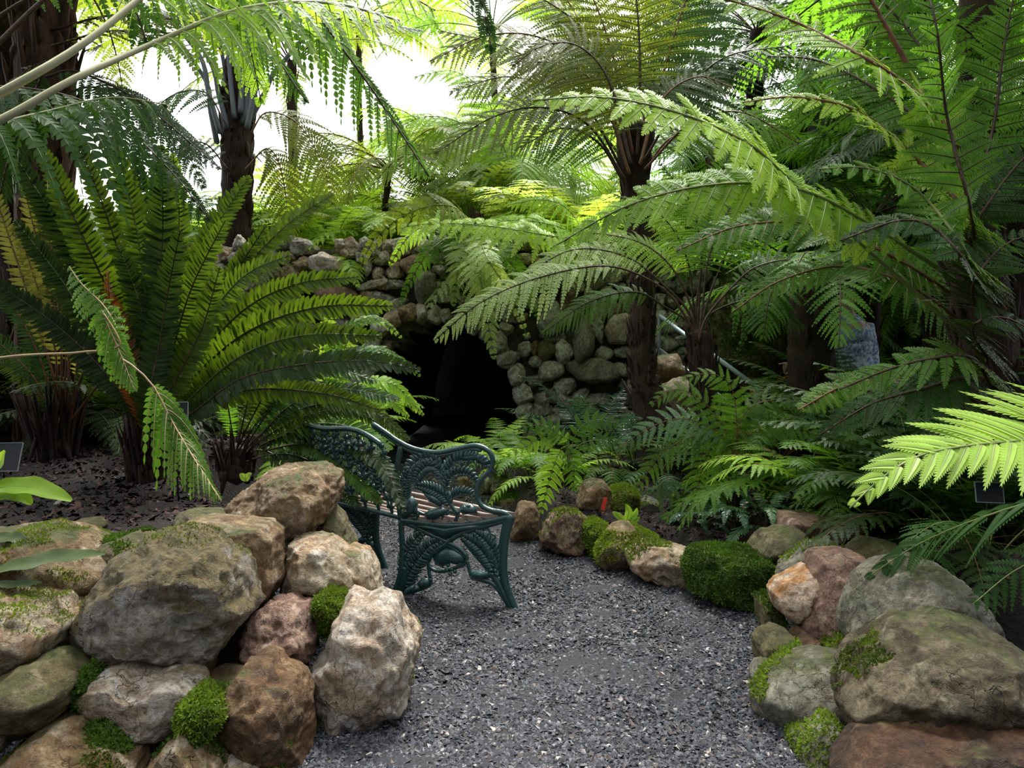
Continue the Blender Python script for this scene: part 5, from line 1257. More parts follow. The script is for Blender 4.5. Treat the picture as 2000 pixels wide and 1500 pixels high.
TF(tE, [(-400, 330, 1.9), (-100, -60, 2.0), (200, -140, 2.2), (460, -110, 2.3), (700, -60, 2.5), (850, 20, 2.6)], 2.0, .26, 'bright', 'st_dark', K=26, J=14, bare=0.35, sr=0.008, droop=1.0, hint=(0, -0.4, 1))
TF(tE, [(-400, 330, 1.9), (-150, 290, 1.85), (0, 240, 1.9), (100, 215, 2.0), (220, 190, 2.1), (330, 205, 2.2)], 2.0, .22, 'deep', 'st_pale', K=10, J=16, bare=0.50, sr=0.0045, droop=1.6, hint=(0, -0.5, 1), pin_w=None)
TF(tE, [(-400, 330, 1.9), (-100, 100, 2.1), (120, -30, 2.2), (330, -20, 2.3), (500, 70, 2.4), (600, 200, 2.4)], 2.0, .15, 'mid', 'st_dark', K=26, J=12, bare=0.45, sr=0.007, droop=0.9, hint=(0, -0.5, 0.8))
TF(tE, [(-400, 330, 1.9), (-100, 180, 2.3), (100, 180, 2.4), (220, 230, 2.5), (330, 330, 2.5), (410, 430, 2.5)], 2.0, .15, 'deep', 'st_dark', K=24, J=12, bare=0.35, sr=0.006, droop=0.9, hint=(0, -0.5, 0.8))
# low frond reaching in from the left over the bed
tF = fern_plant('lace_fern', at(-420, 1010, 2.1) * (1, 1, 0) + (0, 0, 0.02), 'lacy fern whose tan stalk hangs two feathery fronds over the left bed')
trunk_mesh(tF, W([(-420, 1250, 2.1), (-400, 900, 2.1)]), [0.06, 0.04], 3, stubs=16)
TF(tF, [(-400, 900, 2.1), (-200, 740, 2.1), (0, 699, 2.1), (140, 690, 2.1), (212, 688, 2.1), (290, 742, 2.1), (340, 830, 2.1), (385, 905, 2.05), (432, 978, 2.0)], 2.1, .12, 'mid', 'st_tan', K=20, J=10, bare=0.735, sr=0.0055, droop=0.9, hint=(0.6, -0.8, 0.3), ang=(46, 22), pw=1.5, ruffle=0.3, shape='tri')
TF(tF, [(170, 690, 2.1), (212, 680, 2.12), (232, 655, 2.15), (205, 600, 2.2), (160, 555, 2.25), (135, 520, 2.3)], 2.1, .08, 'mid', 'st_tan', K=14, J=8, bare=0.2, sr=0.003, droop=0.9, hint=(0, -0.8, 0.5), ang=(60, 30), pw=2.0)
TF(tF, [(205, 682, 2.1), (235, 670, 2.1), (200, 610, 2.1), (235, 690, 2.1), (262, 760, 2.08)], 2.1, .07, 'mid', 'st_tan', K=14, J=8, bare=0.3, sr=0.003, droop=0.8, hint=(0.6, -0.8, 0.3), ang=(50, 30), pw=2.0)
# bright frond entering from the right edge
tJ = fern_plant('broad_fern', at(2500, 1250, 1.9) * (1, 1, 0) + (0, 0, 0.3), 'near fern rooted off the right side whose sunlit yellow-green frond reaches in at mid height')
trunk_mesh(tJ, W([(2500, 1150, 1.9), (2480, 1000, 1.9)]), [0.06, 0.05], 8, stubs=20)
frond(tJ, W([(2480, 1000, 1.9), (2300, 870, 1.75), (2120, 850, 1.62), (1980, 862, 1.55), (1880, 872, 1.5), (1790, 892, 1.47), (1720, 935, 1.45), (1660, 992, 1.42)]), .29, 'serr', 22, 'lime', 'st_green', hint=(0.1, -0.62, 0.78), sr=0.006, shape='tri', bare=0.36, ang=(60, 26), droop=0.12, pw=1.25, J=15, ruffle=0.10, asym=0.9, midribs=True)
frond(tJ, W([(2480, 1000, 1.9), (2330, 960, 1.9), (2150, 950, 2.0), (1950, 1000, 2.2), (1800, 1060, 2.4), (1690, 1130, 2.5)]), .17, 'serr', 12, 'deep', 'st_green', hint=(0.1, -0.6, 0.8), sr=0.006, shape='lance', bare=0.35, ang=(60, 30), droop=0.35, pw=0.9, J=16)
frond(tJ, W([(2480, 1000, 1.9), (2300, 1020, 1.9), (2120, 1060, 2.0), (1990, 1110, 2.1), (1900, 1180, 2.1)]), .16, 'bi', 16, 'deep', 'st_green', hint=(0.1, -0.7, 0.7), sr=0.005, shape='lance', bare=0.3, droop=0.3, J=10)

# more of the overhanging foliage, top left and top centre
TF(tB, [(440, 240), (400, 180), (330, 190), (270, 260), (240, 330)], 7.0, .42, 'deep', 'st_dark', K=24, J=14, bare=0.1, droop=0.5)
TF(tB, [(490, 260), (520, 220), (580, 240), (630, 320), (650, 400)], 7.0, .40, 'olive', 'st_brown', K=24, J=14, bare=0.1, droop=0.4)
TF(tB, [(480, 330), (520, 290), (545, 320), (560, 400), (560, 470)], 6.9, .32, 'olive', 'st_brown', K=24, J=14, bare=0.1, droop=0.4)
TF(tB, [(445, 330), (400, 280), (350, 290), (310, 350), (300, 420)], 6.9, .34, 'deep', 'st_dark', K=24, J=14, bare=0.1, droop=0.4)
TF(tE, [(-400, 330, 1.9), (-150, -150, 2.2), (200, -260, 2.6), (500, -150, 2.8), (620, 0, 2.9), (700, 130, 3.0)], 2.5, .24, 'mid', 'st_dark', K=24, J=13, bare=0.5, droop=0.8, hint=(0, -0.5, 0.8))
TF(tE, [(-400, 330, 1.9), (-100, -200, 2.4), (250, -250, 2.8), (420, -100, 3.0), (480, 60, 3.0), (510, 200, 3.0)], 2.5, .22, 'bright', 'st_dark', K=24, J=13, bare=0.5, droop=0.8, hint=(0, -0.5, 0.8))
TF(tE, [(-400, 330, 1.9), (0, -200, 2.6), (500, -260, 3.2), (800, -150, 3.5), (930, -20, 3.6), (960, 100, 3.6)], 2.5, .24, 'deep', 'st_dark', K=24, J=13, bare=0.5, droop=0.9, hint=(0, -0.5, 0.8))

# --- fronds hanging above the grotto
hb = at(930, 430, 7.4)
t = fern_plant('wall_fern', hb, 'pale lacy fern rooted on the wall top whose broad fronds hang over the grotto mouth')
trunk_mesh(t, [hb - (0, 0, 0.12), hb + (0, 0, 0.06)], [0.08, 0.05], 2, stubs=20, name='rootstock')
for i, (p, Y, m, w) in enumerate([([(930, 440, 7.3), (935, 520), (950, 610), (966, 705)], 6.5, 'pale', .34), ([(925, 440, 7.3), (900, 500), (890, 560), (885, 600)], 6.6, 'pale', .28), ([(935, 440, 7.3), (980, 490), (1020, 550), (1050, 620)], 6.6, 'mid', .26),
        ([(925, 430, 7.3), (860, 430), (800, 460), (760, 520)], 6.5, 'bright', .28), ([(935, 430, 7.3), (1010, 440), (1080, 480), (1120, 540)], 6.6, 'bright', .26), ([(930, 440, 7.3), (850, 480), (800, 550), (780, 600)], 6.7, 'mid', .2),
        ([(920, 430, 7.3), (870, 400), (790, 420), (730, 470), (700, 530)], 6.4, 'olive', .28), ([(930, 430, 7.3), (950, 500), (1000, 580), (1030, 660)], 6.4, 'pale', .22)]):
    TF(t, p, Y, w, m, 'st_green', K=22, J=14, hint=(0.1, -1, 0.25), bare=0.08, shape='tri', ang=(75, 42), droop=0.25, sr=0.006)
t = fern_plant('wall_fern', at(1150, 475, 6.9), 'bright green fern on the wall top whose long stalk runs level above the hanging fronds')
trunk_mesh(t, [at(1150, 485, 7.2), at(1150, 468, 7.15)], [0.06, 0.05], 2, stubs=16, name='rootstock')
for i, (p, Y, m, w) in enumerate([([(1150, 470, 7.2), (1070, 460), (960, 442), (850, 436), (760, 448)], 6.2, 'lime', .27), ([(1150, 470, 7.2), (1080, 440), (1000, 430), (920, 450)], 6.4, 'bright', .26), ([(1150, 470, 7.2), (1190, 430), (1260, 420), (1340, 450)], 6.4, 'bright', .26), ([(1150, 470, 7.2), (1110, 410), (1060, 390), (990, 400)], 6.6, 'bright', .24)]):
    TF(t, p, Y, w, m, 'st_green', K=22, J=14, hint=(0.1, -0.8, 0.6), bare=0.15, shape='lance', ang=(80, 45), droop=0.45, sr=0.006)

def small_fern(px, py, Y, nf, L, w, label, style='bi', mat='mid', smat='st_green', K=16, J=10, el=(1.2, 0.4), droop=1.7, seed=1, shape='lance', group=None, az=None, z=None, name='fern', **kw):
    b = at(px, py, Y)
    if z is not None: b[2] = z
    t = fern_plant(name, b, label, group)
    kw.setdefault('bare', 0.22); kw.setdefault('sr', 0.004); kw.setdefault('ang', (78, 45))
    crown(t, b, nf, L, w, el, droop, seed, K=K, J=J, mat=mat, smat=smat, style=style, shape=shape, spread=0.02, az0=0 if az is None else az[0], az_range=6.283 if az is None else az[1], **kw)
    trunk_mesh(t, [b - (0, 0, 0.05), b + (0, 0, 0.03)], [0.03, 0.025], seed, stubs=10, name='rootstock', stub_len=0.05)
    return t
# left of the grotto mouth
small_fern(610, 900, 5.6, 14, 0.95, .17, 'bushy mid-green fern between the crown ferns and the left side of the grotto mouth', seed=21, mat='bright', K=20, J=12)
small_fern(690, 860, 6.2, 14, 0.90, .16, 'light green fern arching in front of the left edge of the grotto mouth', seed=22, mat='bright', K=20, J=12, el=(1.2, 0.6))
small_fern(560, 880, 6.2, 12, 1.0, .18, 'deep green fern behind the lower crown fern', seed=23, mat='mid', K=20, J=12)
tn = fern_plant('fern', at(640, 880, 5.3), 'narrow-fronded fern reaching right across the dark grotto mouth')
for i, p in enumerate([[(660, 800), (720, 750), (770, 752), (828, 812)], [(650, 780), (700, 690), (760, 690), (822, 735)], [(650, 770), (690, 640), (740, 625), (785, 660)], [(650, 800), (700, 760), (760, 780), (800, 815)], [(640, 780), (660, 660), (720, 620), (770, 640)], [(650, 800), (720, 790), (770, 840)], [(640, 780), (630, 680), (650, 610), (700, 590)]]):
    TF(tn, [(640, 880)] + p, 5.2, .11, ['bright', 'mid', 'lime'][i % 3], 'st_green', K=22, J=8, hint=(0, -0.7, 0.7), bare=0.3, droop=0.3, sr=0.004, style='simple' if i in (0, 3) else 'bi')
trunk_mesh(tn, [at(640, 900, 5.3), at(640, 870, 5.3)], [0.04, 0.03], 2, stubs=10, name='rootstock')

# understory of the right-hand bed
small_fern(985, 905, 5.7, 12, 0.80, .14, 'curly bright fern at the right edge of the grotto mouth', seed=31, mat='bright', K=18, J=10, el=(1.4, 0.8), z=0.1)
small_fern(1040, 900, 5.5, 11, 0.75, .13, 'mid-green lacy fern just right of the curly one', seed=32, mat='mid', K=18, J=10, el=(1.3, 0.7), z=0.12)
small_fern(1085, 905, 5.2, 9, 0.72, .085, 'yellow-green upright fern with narrow toothed fronds in the bed', 'serr', 'bright', seed=33, K=18, el=(1.4, 0.6), z=0.14, pw=0.8)
small_fern(1160, 900, 5.9, 12, 1.0, .16, 'glossy dark blue-green fern with fine comb-like leaflets in front of the wall', 'simple', 'teal', 'st_dark', K=30, el=(1.45, 0.8), droop=1.2, seed=34, z=0.15, pw=0.45, bare=0.35)
small_fern(1240, 890, 5.6, 11, 0.95, .15, 'second dark comb-leaved fern at the foot of the central tree fern', 'simple', 'teal', 'st_dark', K=28, el=(1.4, 0.7), droop=1.3, seed=35, z=0.18, pw=0.45, bare=0.3)
tm = fern_plant('holly_fern', at(1110, 935, 4.75), 'bright holly fern with broad pointed leaflets drooping onto the edging stones')
for i, (p, m) in enumerate([([(1105, 870), (1085, 900), (1070, 950), (1055, 1005)], 'bright'), ([(1110, 860), (1070, 850), (1030, 870), (990, 890)], 'bright'), ([(1130, 870), (1180, 860), (1225, 880)], 'mid'), ([(1120, 860), (1140, 830), (1170, 820), (1220, 830)], 'mid'), ([(1110, 870), (1120, 910), (1120, 960)], 'mid'), ([(1100, 860), (1060, 830), (1010, 840)], 'mid')]):
    TF(tm, [(1110, 915)] + p, 4.6, .115, m, 'st_green', K=9, J=16, style='serr', hint=(0.1, -0.9, 0.5), bare=0.28, ang=(75, 50), pw=0.85, droop=0.2, sr=0.003)
trunk_mesh(tm, [at(1110, 945, 4.75), at(1110, 915, 4.75)], [0.03, 0.03], 2, stubs=10, name='rootstock')
small_fern(1200, 925, 5.5, 10, 0.55, .11, 'mid-green fern with serrated leaflets behind the ochre boulder', 'serr', 'mid', 'st_brown', K=12, el=(1.2, 0.4), seed=36, z=0.2, pw=0.8)
small_fern(1290, 930, 5.4, 10, 0.52, .11, 'fern with rusty stalks and pointed leaflets left of the short tree fern', 'serr', 'blue', 'st_brown', K=12, el=(1.2, 0.3), seed=37, z=0.2, pw=0.8)
tp = fern_plant('fern', at(1290, 1010, 4.35), 'small pale blue-green fern drooping over the smooth green-grey boulder')
for i, p in enumerate([[(1270, 955), (1250, 975)], [(1285, 950), (1265, 965), (1258, 990)], [(1295, 955), (1290, 985), (1292, 1012)], [(1305, 955), (1312, 990), (1316, 1020)], [(1315, 955), (1330, 990), (1328, 1028)], [(1300, 945), (1340, 955), (1365, 975)], [(1290, 945), (1310, 940), (1345, 950)]]):
    TF(tp, [(1290, 985)] + p, 4.3, .020, 'blue', 'st_green', K=16, style='simple', hint=(0, -0.9, 0.5), bare=0.1, pw=0.9, droop=0.1, sr=0.002)
small_fern(1370, 1045, 4.1, 9, 0.30, .035, 'small dark fern with finger-like fronds on the mulch', 'simple', 'teal', 'st_dark', K=12, el=(1.1, 0.4), seed=38, z=0.17)
small_fern(1440, 1030, 4.0, 10, 0.42, .045, 'dark narrow-leaved fern beside the thick moss block', 'simple', 'teal', 'st_dark', K=18, el=(1.2, 0.5), seed=39, z=0.18)
small_fern(1500, 1010, 3.9, 9, 0.45, .05, 'dark comb fern between the moss block and the brown boulder', 'simple', 'blue', 'st_dark', K=20, el=(1.2, 0.4), seed=40, z=0.2)
# bipinnate fans right of the short tree fern
th_ = fern_plant('fern', at(1440, 985, 4.4), 'fine-leaved fern with flat herringbone fronds fanning left in the right bed')
for i, (p, m) in enumerate([([(1430, 900), (1380, 850), (1300, 880), (1240, 960)], 'mid'), ([(1430, 880), (1400, 860), (1370, 920), (1355, 1000)], 'mid'), ([(1440, 880), (1440, 840), (1480, 870), (1500, 950)], 'mid'), ([(1430, 870), (1380, 790), (1320, 760), (1270, 790)], 'mid'),
        ([(1440, 870), (1460, 800), (1530, 780), (1600, 800)], 'mid'), ([(1440, 880), (1500, 830), (1570, 840), (1640, 880)], 'mid'), ([(1430, 880), (1410, 900), (1400, 960), (1390, 1010)], 'mid'), ([(1440, 900), (1480, 900), (1510, 960), (1520, 1010)], 'deep'),
        ([(1430, 870), (1350, 820), (1280, 830), (1200, 880)], 'blue'), ([(1440, 860), (1430, 760), (1390, 730), (1330, 740)], 'mid')]):
    TF(th_, [(1440, 975)] + p, 4.4, .17, m, 'st_brown', K=15, J=14, hint=(0.1 * math.sin(i), -0.8, 0.7), bare=0.30, ang=(78, 48), droop=0.22, sr=0.004, pw=0.95)
trunk_mesh(th_, [at(1440, 995, 4.4), at(1440, 960, 4.4)], [0.04, 0.03], 2, stubs=12, name='rootstock')
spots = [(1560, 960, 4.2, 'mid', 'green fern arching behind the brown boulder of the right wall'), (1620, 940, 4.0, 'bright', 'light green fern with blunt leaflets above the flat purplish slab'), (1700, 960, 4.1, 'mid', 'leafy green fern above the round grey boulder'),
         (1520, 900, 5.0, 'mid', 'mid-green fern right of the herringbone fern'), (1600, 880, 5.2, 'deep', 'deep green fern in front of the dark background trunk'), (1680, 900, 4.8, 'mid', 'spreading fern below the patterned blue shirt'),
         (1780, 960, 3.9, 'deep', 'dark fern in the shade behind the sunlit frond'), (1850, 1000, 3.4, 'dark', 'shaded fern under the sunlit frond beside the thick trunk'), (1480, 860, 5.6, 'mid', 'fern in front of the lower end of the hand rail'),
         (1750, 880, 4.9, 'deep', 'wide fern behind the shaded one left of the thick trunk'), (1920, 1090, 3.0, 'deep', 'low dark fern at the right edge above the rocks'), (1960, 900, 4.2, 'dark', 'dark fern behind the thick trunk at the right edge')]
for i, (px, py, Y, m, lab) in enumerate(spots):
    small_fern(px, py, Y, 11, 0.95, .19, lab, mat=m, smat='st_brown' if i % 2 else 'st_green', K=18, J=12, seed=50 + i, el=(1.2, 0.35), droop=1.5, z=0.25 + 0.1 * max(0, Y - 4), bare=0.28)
# mid-distance fill on the right: ferns on the slope and in front of it
def where(x, y):
    px = 1000 + x / y * 1500
    h = 'at its left end' if px < 760 else 'left of the centre' if px < 950 else 'in the centre' if px < 1120 else 'beside the central trunk' if px < 1330 else 'at its right end'
    return h
def tree_at(px, pyt, Y, base_z, label, nf=13, L=1.7, w=.30, mat='mid', smat='st_dark', seed=0, r=0.09, group=None, K=20, J=10, el=(1.0, 0.2), droop=1.5, tm='trunk'):
    top = at(px, pyt, Y); b = top.copy(); b[2] = base_z; b[0] += 0.08 * math.sin(seed)
    t = fern_plant('tree_fern', b, label, group, 'tree fern')
    w *= 1.4; nf += 4; K += 4; J += 2
    if r < 0.085: r *= 0.62
    trunk_mesh(t, [b, (b + top) / 2 + (0.04 * math.sin(seed * 3), 0, 0), top], [r * 1.2, r, r], seed, tm, 50, stub_len=0.12)
    crown(t, top, nf, L, w, el, droop, seed, K=K, J=J, mat=mat, smat=smat, bare=0.22, sr=0.010)
    return t
tree_at(1590, 560, 5.6, 0.25, 'dark background trunk hiding the person, topped by green fronds', 14, 1.5, .28, 'mid', seed=61, r=0.16)
tree_at(1480, 480, 7.4, 0.6, 'tree fern low on the mossy slope above the pointing hand', 12, 1.2, .26, 'mid', seed=62)
tree_at(1700, 420, 7.0, 0.8, 'tree fern on the slope right of the dark background trunk', 14, 1.6, .30, 'mid', seed=63)
tree_at(1830, 330, 6.2, 0.8, 'tree fern behind the long purple-brown stalk at the right', 14, 1.7, .30, 'deep', seed=64)
tree_at(1990, 240, 5.0, 0.5, 'tree fern at the far right behind the thick near trunk', 14, 1.7, .32, 'deep', seed=65)
tree_at(1590, 150, 9.5, 2.5, 'tall pale-barked trunk in the upper right background with dark foliage', 14, 2.0, .34, 'deep', seed=66, r=0.17, tm='bark_pale')
tree_at(1480, 60, 9.0, 2.2, 'tree fern with dark backlit foliage in the upper right background', 14, 1.8, .32, 'deep', seed=67)
tree_at(1750, 120, 8.0, 2.0, 'tree fern high on the slope at the upper right', 14, 1.9, .32, 'mid', seed=68)
tree_at(1900, 60, 6.8, 1.2, 'tall tree fern near the upper right corner', 14, 1.9, .34, 'mid', seed=69)
tree_at(1350, 200, 9.5, 2.0, 'tree fern behind and right of the central one', 14, 1.8, .32, 'deep', seed=70)
tree_at(1400, 300, 8.2, 1.6, 'small tree fern between the central one and the slope', 12, 1.4, .26, 'mid', seed=71)
# pale distant ferns above the grotto
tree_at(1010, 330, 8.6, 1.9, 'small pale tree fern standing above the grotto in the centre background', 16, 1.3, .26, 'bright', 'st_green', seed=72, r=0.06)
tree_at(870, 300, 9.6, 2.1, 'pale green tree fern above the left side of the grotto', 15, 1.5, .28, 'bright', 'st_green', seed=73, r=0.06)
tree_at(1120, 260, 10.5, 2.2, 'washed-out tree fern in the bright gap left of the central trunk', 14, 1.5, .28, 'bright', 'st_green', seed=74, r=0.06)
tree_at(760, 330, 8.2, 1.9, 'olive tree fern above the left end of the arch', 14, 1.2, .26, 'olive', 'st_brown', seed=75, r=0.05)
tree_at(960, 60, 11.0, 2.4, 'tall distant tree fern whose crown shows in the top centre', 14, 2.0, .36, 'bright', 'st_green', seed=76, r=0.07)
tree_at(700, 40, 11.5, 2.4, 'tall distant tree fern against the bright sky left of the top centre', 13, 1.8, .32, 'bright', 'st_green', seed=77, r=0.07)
for i, (px, py, Y, m, lab, L) in enumerate([(640, 430, 7.7, 'bright', 'light fern with upright fronds on the wall top left of the arch', 1.1), (560, 440, 7.6, 'olive', 'olive fern on the wall top below the blue-stalked tree fern', 0.9), (520, 420, 8.4, 'yellow', 'dry yellowish fern clump behind the olive one', 0.7), (720, 440, 7.7, 'olive', 'olive fern spilling over the wall top left of the arch', 0.9),
        (850, 460, 7.8, 'bright', 'bright fern on the wall top right above the arch', 0.8), (1060, 450, 7.8, 'bright', 'bright fern on the wall top near the white posts', 0.8), (1180, 460, 7.6, 'bright', 'bright fern on the wall top beside the central trunk', 0.8), (1130, 420, 8.6, 'pale', 'pale fern clump behind the wall top left of the central trunk', 0.8),
        (300, 470, 7.6, 'deep', 'dark fern on the wall top behind the tall crown fern', 1.1), (400, 450, 7.9, 'deep', 'dark fern on the wall top at the foot of the blue-stalked tree fern', 1.0), (180, 470, 7.6, 'deep', 'dark fern behind the shaggy trunk at the left', 1.1), (980, 440, 8.4, 'bright', 'bright green fern at the foot of the small pale tree fern', 0.9)]):
    small_fern(px, py, Y, 13, L * 1.25, .26, lab, mat=m, K=20, J=10, seed=90 + i, el=(1.3, 0.3), droop=1.5, z=rear_h(np.array([[at(px, py, Y)[0], Y]]))[0])
# slope fill, right background
rgs = np.random.default_rng(5)
proto = {}
for m in ('mid', 'deep', 'bright'):
    proto[m] = small_fern(1900, 200, 9.0, 13, 1.15, .22, 'leafy green fern growing on the shaded slope at the right', mat=m, K=18, J=9, seed=120, el=(1.2, 0.3), droop=1.4, group='ferns on the right slope')
cells = []
for i in range(90):
    px = 1380 + rgs.random() * 680; Y = 7.2 + rgs.random() * 3.2
    x = at(px, 400, Y)[0]
    if x < 2.1: continue
    z = rear_h(np.array([[x, Y]]))[0]
    cells.append((x, Y, z - 0.02, rgs.random() * 6.28, 0.8 + rgs.random() * 0.5, ('mid', 'deep', 'mid', 'bright')[i % 4]))
used = set()
def slab(m, x, Y):
    px = 1000 + x / Y * 1500
    c = {'mid': 'mid-green', 'deep': 'deep green', 'bright': 'light green'}[m]
    h = 'above the hand rail' if px < 1500 else 'behind the person' if px < 1680 else 'between the person and the thick trunk' if px < 1850 else 'at the right edge'
    return f"{c} fern on the {'lower' if Y < 8.4 else 'upper'} right slope {h}"
for x, Y, z, rz, s, m in cells:
    if m not in used:
        used.add(m); r = proto[m]; r['label'] = slab(m, x, Y); r.location = (x, Y, z); r.rotation_euler = (0, 0, rz); r.scale = (s,) * 3
    else: copy_thing(proto[m], (x, Y, z), rz, s, slab(m, x, Y))

# pale fern thicket on the bank above the grotto
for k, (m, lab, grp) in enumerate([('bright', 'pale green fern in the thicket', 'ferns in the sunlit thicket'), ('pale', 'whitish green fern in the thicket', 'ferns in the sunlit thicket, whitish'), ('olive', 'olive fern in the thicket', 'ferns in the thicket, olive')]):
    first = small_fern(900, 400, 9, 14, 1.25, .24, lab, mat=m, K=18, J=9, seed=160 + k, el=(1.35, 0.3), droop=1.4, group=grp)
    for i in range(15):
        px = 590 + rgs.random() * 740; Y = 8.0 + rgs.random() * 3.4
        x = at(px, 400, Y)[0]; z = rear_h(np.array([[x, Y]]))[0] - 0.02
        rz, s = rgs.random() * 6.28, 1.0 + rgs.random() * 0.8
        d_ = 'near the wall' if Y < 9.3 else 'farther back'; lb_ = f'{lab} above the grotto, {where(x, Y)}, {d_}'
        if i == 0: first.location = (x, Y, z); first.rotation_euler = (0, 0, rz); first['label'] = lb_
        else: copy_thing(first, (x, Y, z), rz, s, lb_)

# dark undergrowth closing the view behind the left and right beds
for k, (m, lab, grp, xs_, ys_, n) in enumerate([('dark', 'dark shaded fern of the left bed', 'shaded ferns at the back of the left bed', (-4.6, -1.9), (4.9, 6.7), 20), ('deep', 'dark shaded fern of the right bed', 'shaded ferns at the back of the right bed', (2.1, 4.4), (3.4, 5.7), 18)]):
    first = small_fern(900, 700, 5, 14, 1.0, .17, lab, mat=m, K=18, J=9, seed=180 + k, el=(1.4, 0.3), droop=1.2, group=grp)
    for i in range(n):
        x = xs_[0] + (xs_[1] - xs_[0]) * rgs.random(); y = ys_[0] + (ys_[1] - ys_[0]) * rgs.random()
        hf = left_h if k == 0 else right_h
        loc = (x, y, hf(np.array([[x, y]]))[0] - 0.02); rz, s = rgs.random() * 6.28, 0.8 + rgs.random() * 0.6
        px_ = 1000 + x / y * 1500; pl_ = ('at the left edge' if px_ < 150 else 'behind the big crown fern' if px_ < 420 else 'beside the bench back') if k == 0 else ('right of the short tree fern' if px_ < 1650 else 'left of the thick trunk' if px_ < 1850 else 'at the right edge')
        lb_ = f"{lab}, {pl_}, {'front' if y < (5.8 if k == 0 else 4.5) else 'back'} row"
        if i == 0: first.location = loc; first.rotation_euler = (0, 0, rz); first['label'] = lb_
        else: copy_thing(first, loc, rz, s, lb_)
# big pale fronds filling the middle distance above the arch
tz = fern_plant('tree_fern', at(1000, 480, 8.0), 'pale arching fern behind the level stalk above the grotto', cat='tree fern')
trunk_mesh(tz, W([(1000, 500, 8.0), (1000, 400, 8.0)]), [0.06, 0.05], 44, stubs=20)
for i, p in enumerate([[(960, 320), (880, 290), (780, 310), (720, 370)], [(970, 300), (900, 240), (820, 230), (740, 280)], [(1030, 320), (1100, 290), (1180, 320)], [(1000, 290), (1010, 200), (1060, 150), (1120, 160)], [(980, 290), (950, 190), (890, 140), (810, 150)],
                       [(970, 340), (900, 340), (840, 380), (800, 440)], [(1040, 340), (1100, 340), (1150, 390)], [(990, 330), (950, 330), (900, 370), (880, 430)], [(1010, 330), (1040, 330), (1070, 370), (1080, 430)], [(985, 290), (930, 250), (850, 250), (790, 330)]]):
    TF(tz, [(1000, 400)] + p, 7.8, .42, ['pale', 'bright', 'pale'][i % 3], 'st_green', K=24, J=14, bare=0.15, droop=0.35, hint=(0, -0.7, 0.7))

# canopy of tree ferns added to shade the foreground, crowns mostly above the view
for i, (x, y, zt, L, m, lab) in enumerate([(-3.0, 2.9, 3.3, 2.3, 'deep', 'tree fern added at the left whose crown shades the raised bed'), (3.1, 2.6, 3.2, 2.3, 'deep', 'tree fern added at the right whose crown shades the near rocks'),
        (-3.25, 5.1, 3.7, 2.2, 'olive', 'tree fern rooted left of the grotto whose crown hangs into the top left'), (2.9, 4.9, 3.6, 2.3, 'mid', 'tree fern right of the bed whose crown fills the top right')]):
    b = np.array((x, y, 0.1)); top = np.array((x, y, zt))
    t = fern_plant('tree_fern', b, lab, None, 'tree fern')
    trunk_mesh(t, [b, (b + top) / 2, top], [0.15, 0.13, 0.13], 200 + i, stubs=80)
    crown(t, top, 18, L, .46, (0.9, 0.0), 1.3, 210 + i, K=24, J=10, mat=m, smat='st_dark', bare=0.15, sr=0.014)

# ------------------------------------------------------------------ mossy boulders under the slope
rock('boulder', [(1385, 590), (1440, 500), (1540, 470), (1640, 540), (1640, 720), (1540, 770), (1430, 750), (1385, 690)], 7.0, 0.9, 'olivest', 'large moss-covered boulder behind the hand rail', 'boulder', sub=6, moss=16000, mthr=-0.5, mz=-0.1, msize=0.022, mmat='moss2', rough=0.12)
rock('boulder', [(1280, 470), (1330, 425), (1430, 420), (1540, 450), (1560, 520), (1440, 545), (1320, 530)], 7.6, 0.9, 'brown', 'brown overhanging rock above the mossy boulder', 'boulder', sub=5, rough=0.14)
rock('boulder', [(1560, 480), (1640, 440), (1760, 470), (1780, 620), (1680, 700), (1580, 640)], 7.9, 0.9, 'olivest', 'mossy rock face behind the person', 'boulder', sub=5, rough=0.14, moss=6000, mthr=-0.2, mmat='moss2', msize=0.02)
rock('boulder', [(1600, 200), (1700, 180), (1790, 220), (1780, 300), (1660, 310), (1600, 270)], 9.0, 0.9, 'grey', 'grey rock face high on the slope at the upper right', 'boulder', sub=5, rough=0.14)
rock('rock', [(1270, 765), (1330, 740), (1380, 770), (1370, 830), (1290, 840)], 6.1, 0.3, 'cream', 'pale flat-topped rock behind the short tree fern trunk', sub=4)
rock('rock', [(1270, 700), (1320, 690), (1340, 730), (1290, 750), (1262, 730)], 6.4, 0.3, 'tan', 'tan rock behind the central tree fern trunk', sub=4)

# ------------------------------------------------------------------ stair hand rail
ra, rb2 = at(1288, 617, 6.7), at(1482, 759, 6.0)
hr = empty('hand_rail', (ra + rb2) / 2 * (1, 1, 0), 'sloping blue-grey steel hand rail passing behind the short tree fern trunk', 'hand rail')
MB().tube(np.array([ra, (ra + rb2) / 2, rb2]), 0.019, 12).build('rail', M['steel'], hr)
for p in (ra, rb2):
    MB().tube(np.array([p, (p[0], p[1], 0.0)]), 0.016, 10).build('post', M['st_blue'], hr)
MB().tube(np.array([ra - (0, 0, .28), rb2 - (0, 0, .28)]), 0.010, 8).build('lower_rail', M['steel'], hr)
pw = empty('timber_trellis', at(1045, 470, 9.2), 'dark timber frame with white posts glimpsed above the grotto wall', 'trellis')
for px, y0, y1, w in ((1029, 385, 450, .055), (1052, 415, 480, .035)):
    a, b = at(px, y0, 9.2), at(px, y1, 9.2)
    MB().box((a + b) / 2, (w, 0.05, a[2] - b[2])).build('white_post', M['paint'], pw, smooth=False)
MB().tube(np.array([at(1015, 440, 9.15), at(1085, 385, 9.1)]), 0.03, 6).build('brace', M['st_dark'], pw)
MB().box(at(1018, 425, 9.3), (0.12, 0.08, 0.45)).build('dark_post', M['st_dark'], pw, smooth=False)
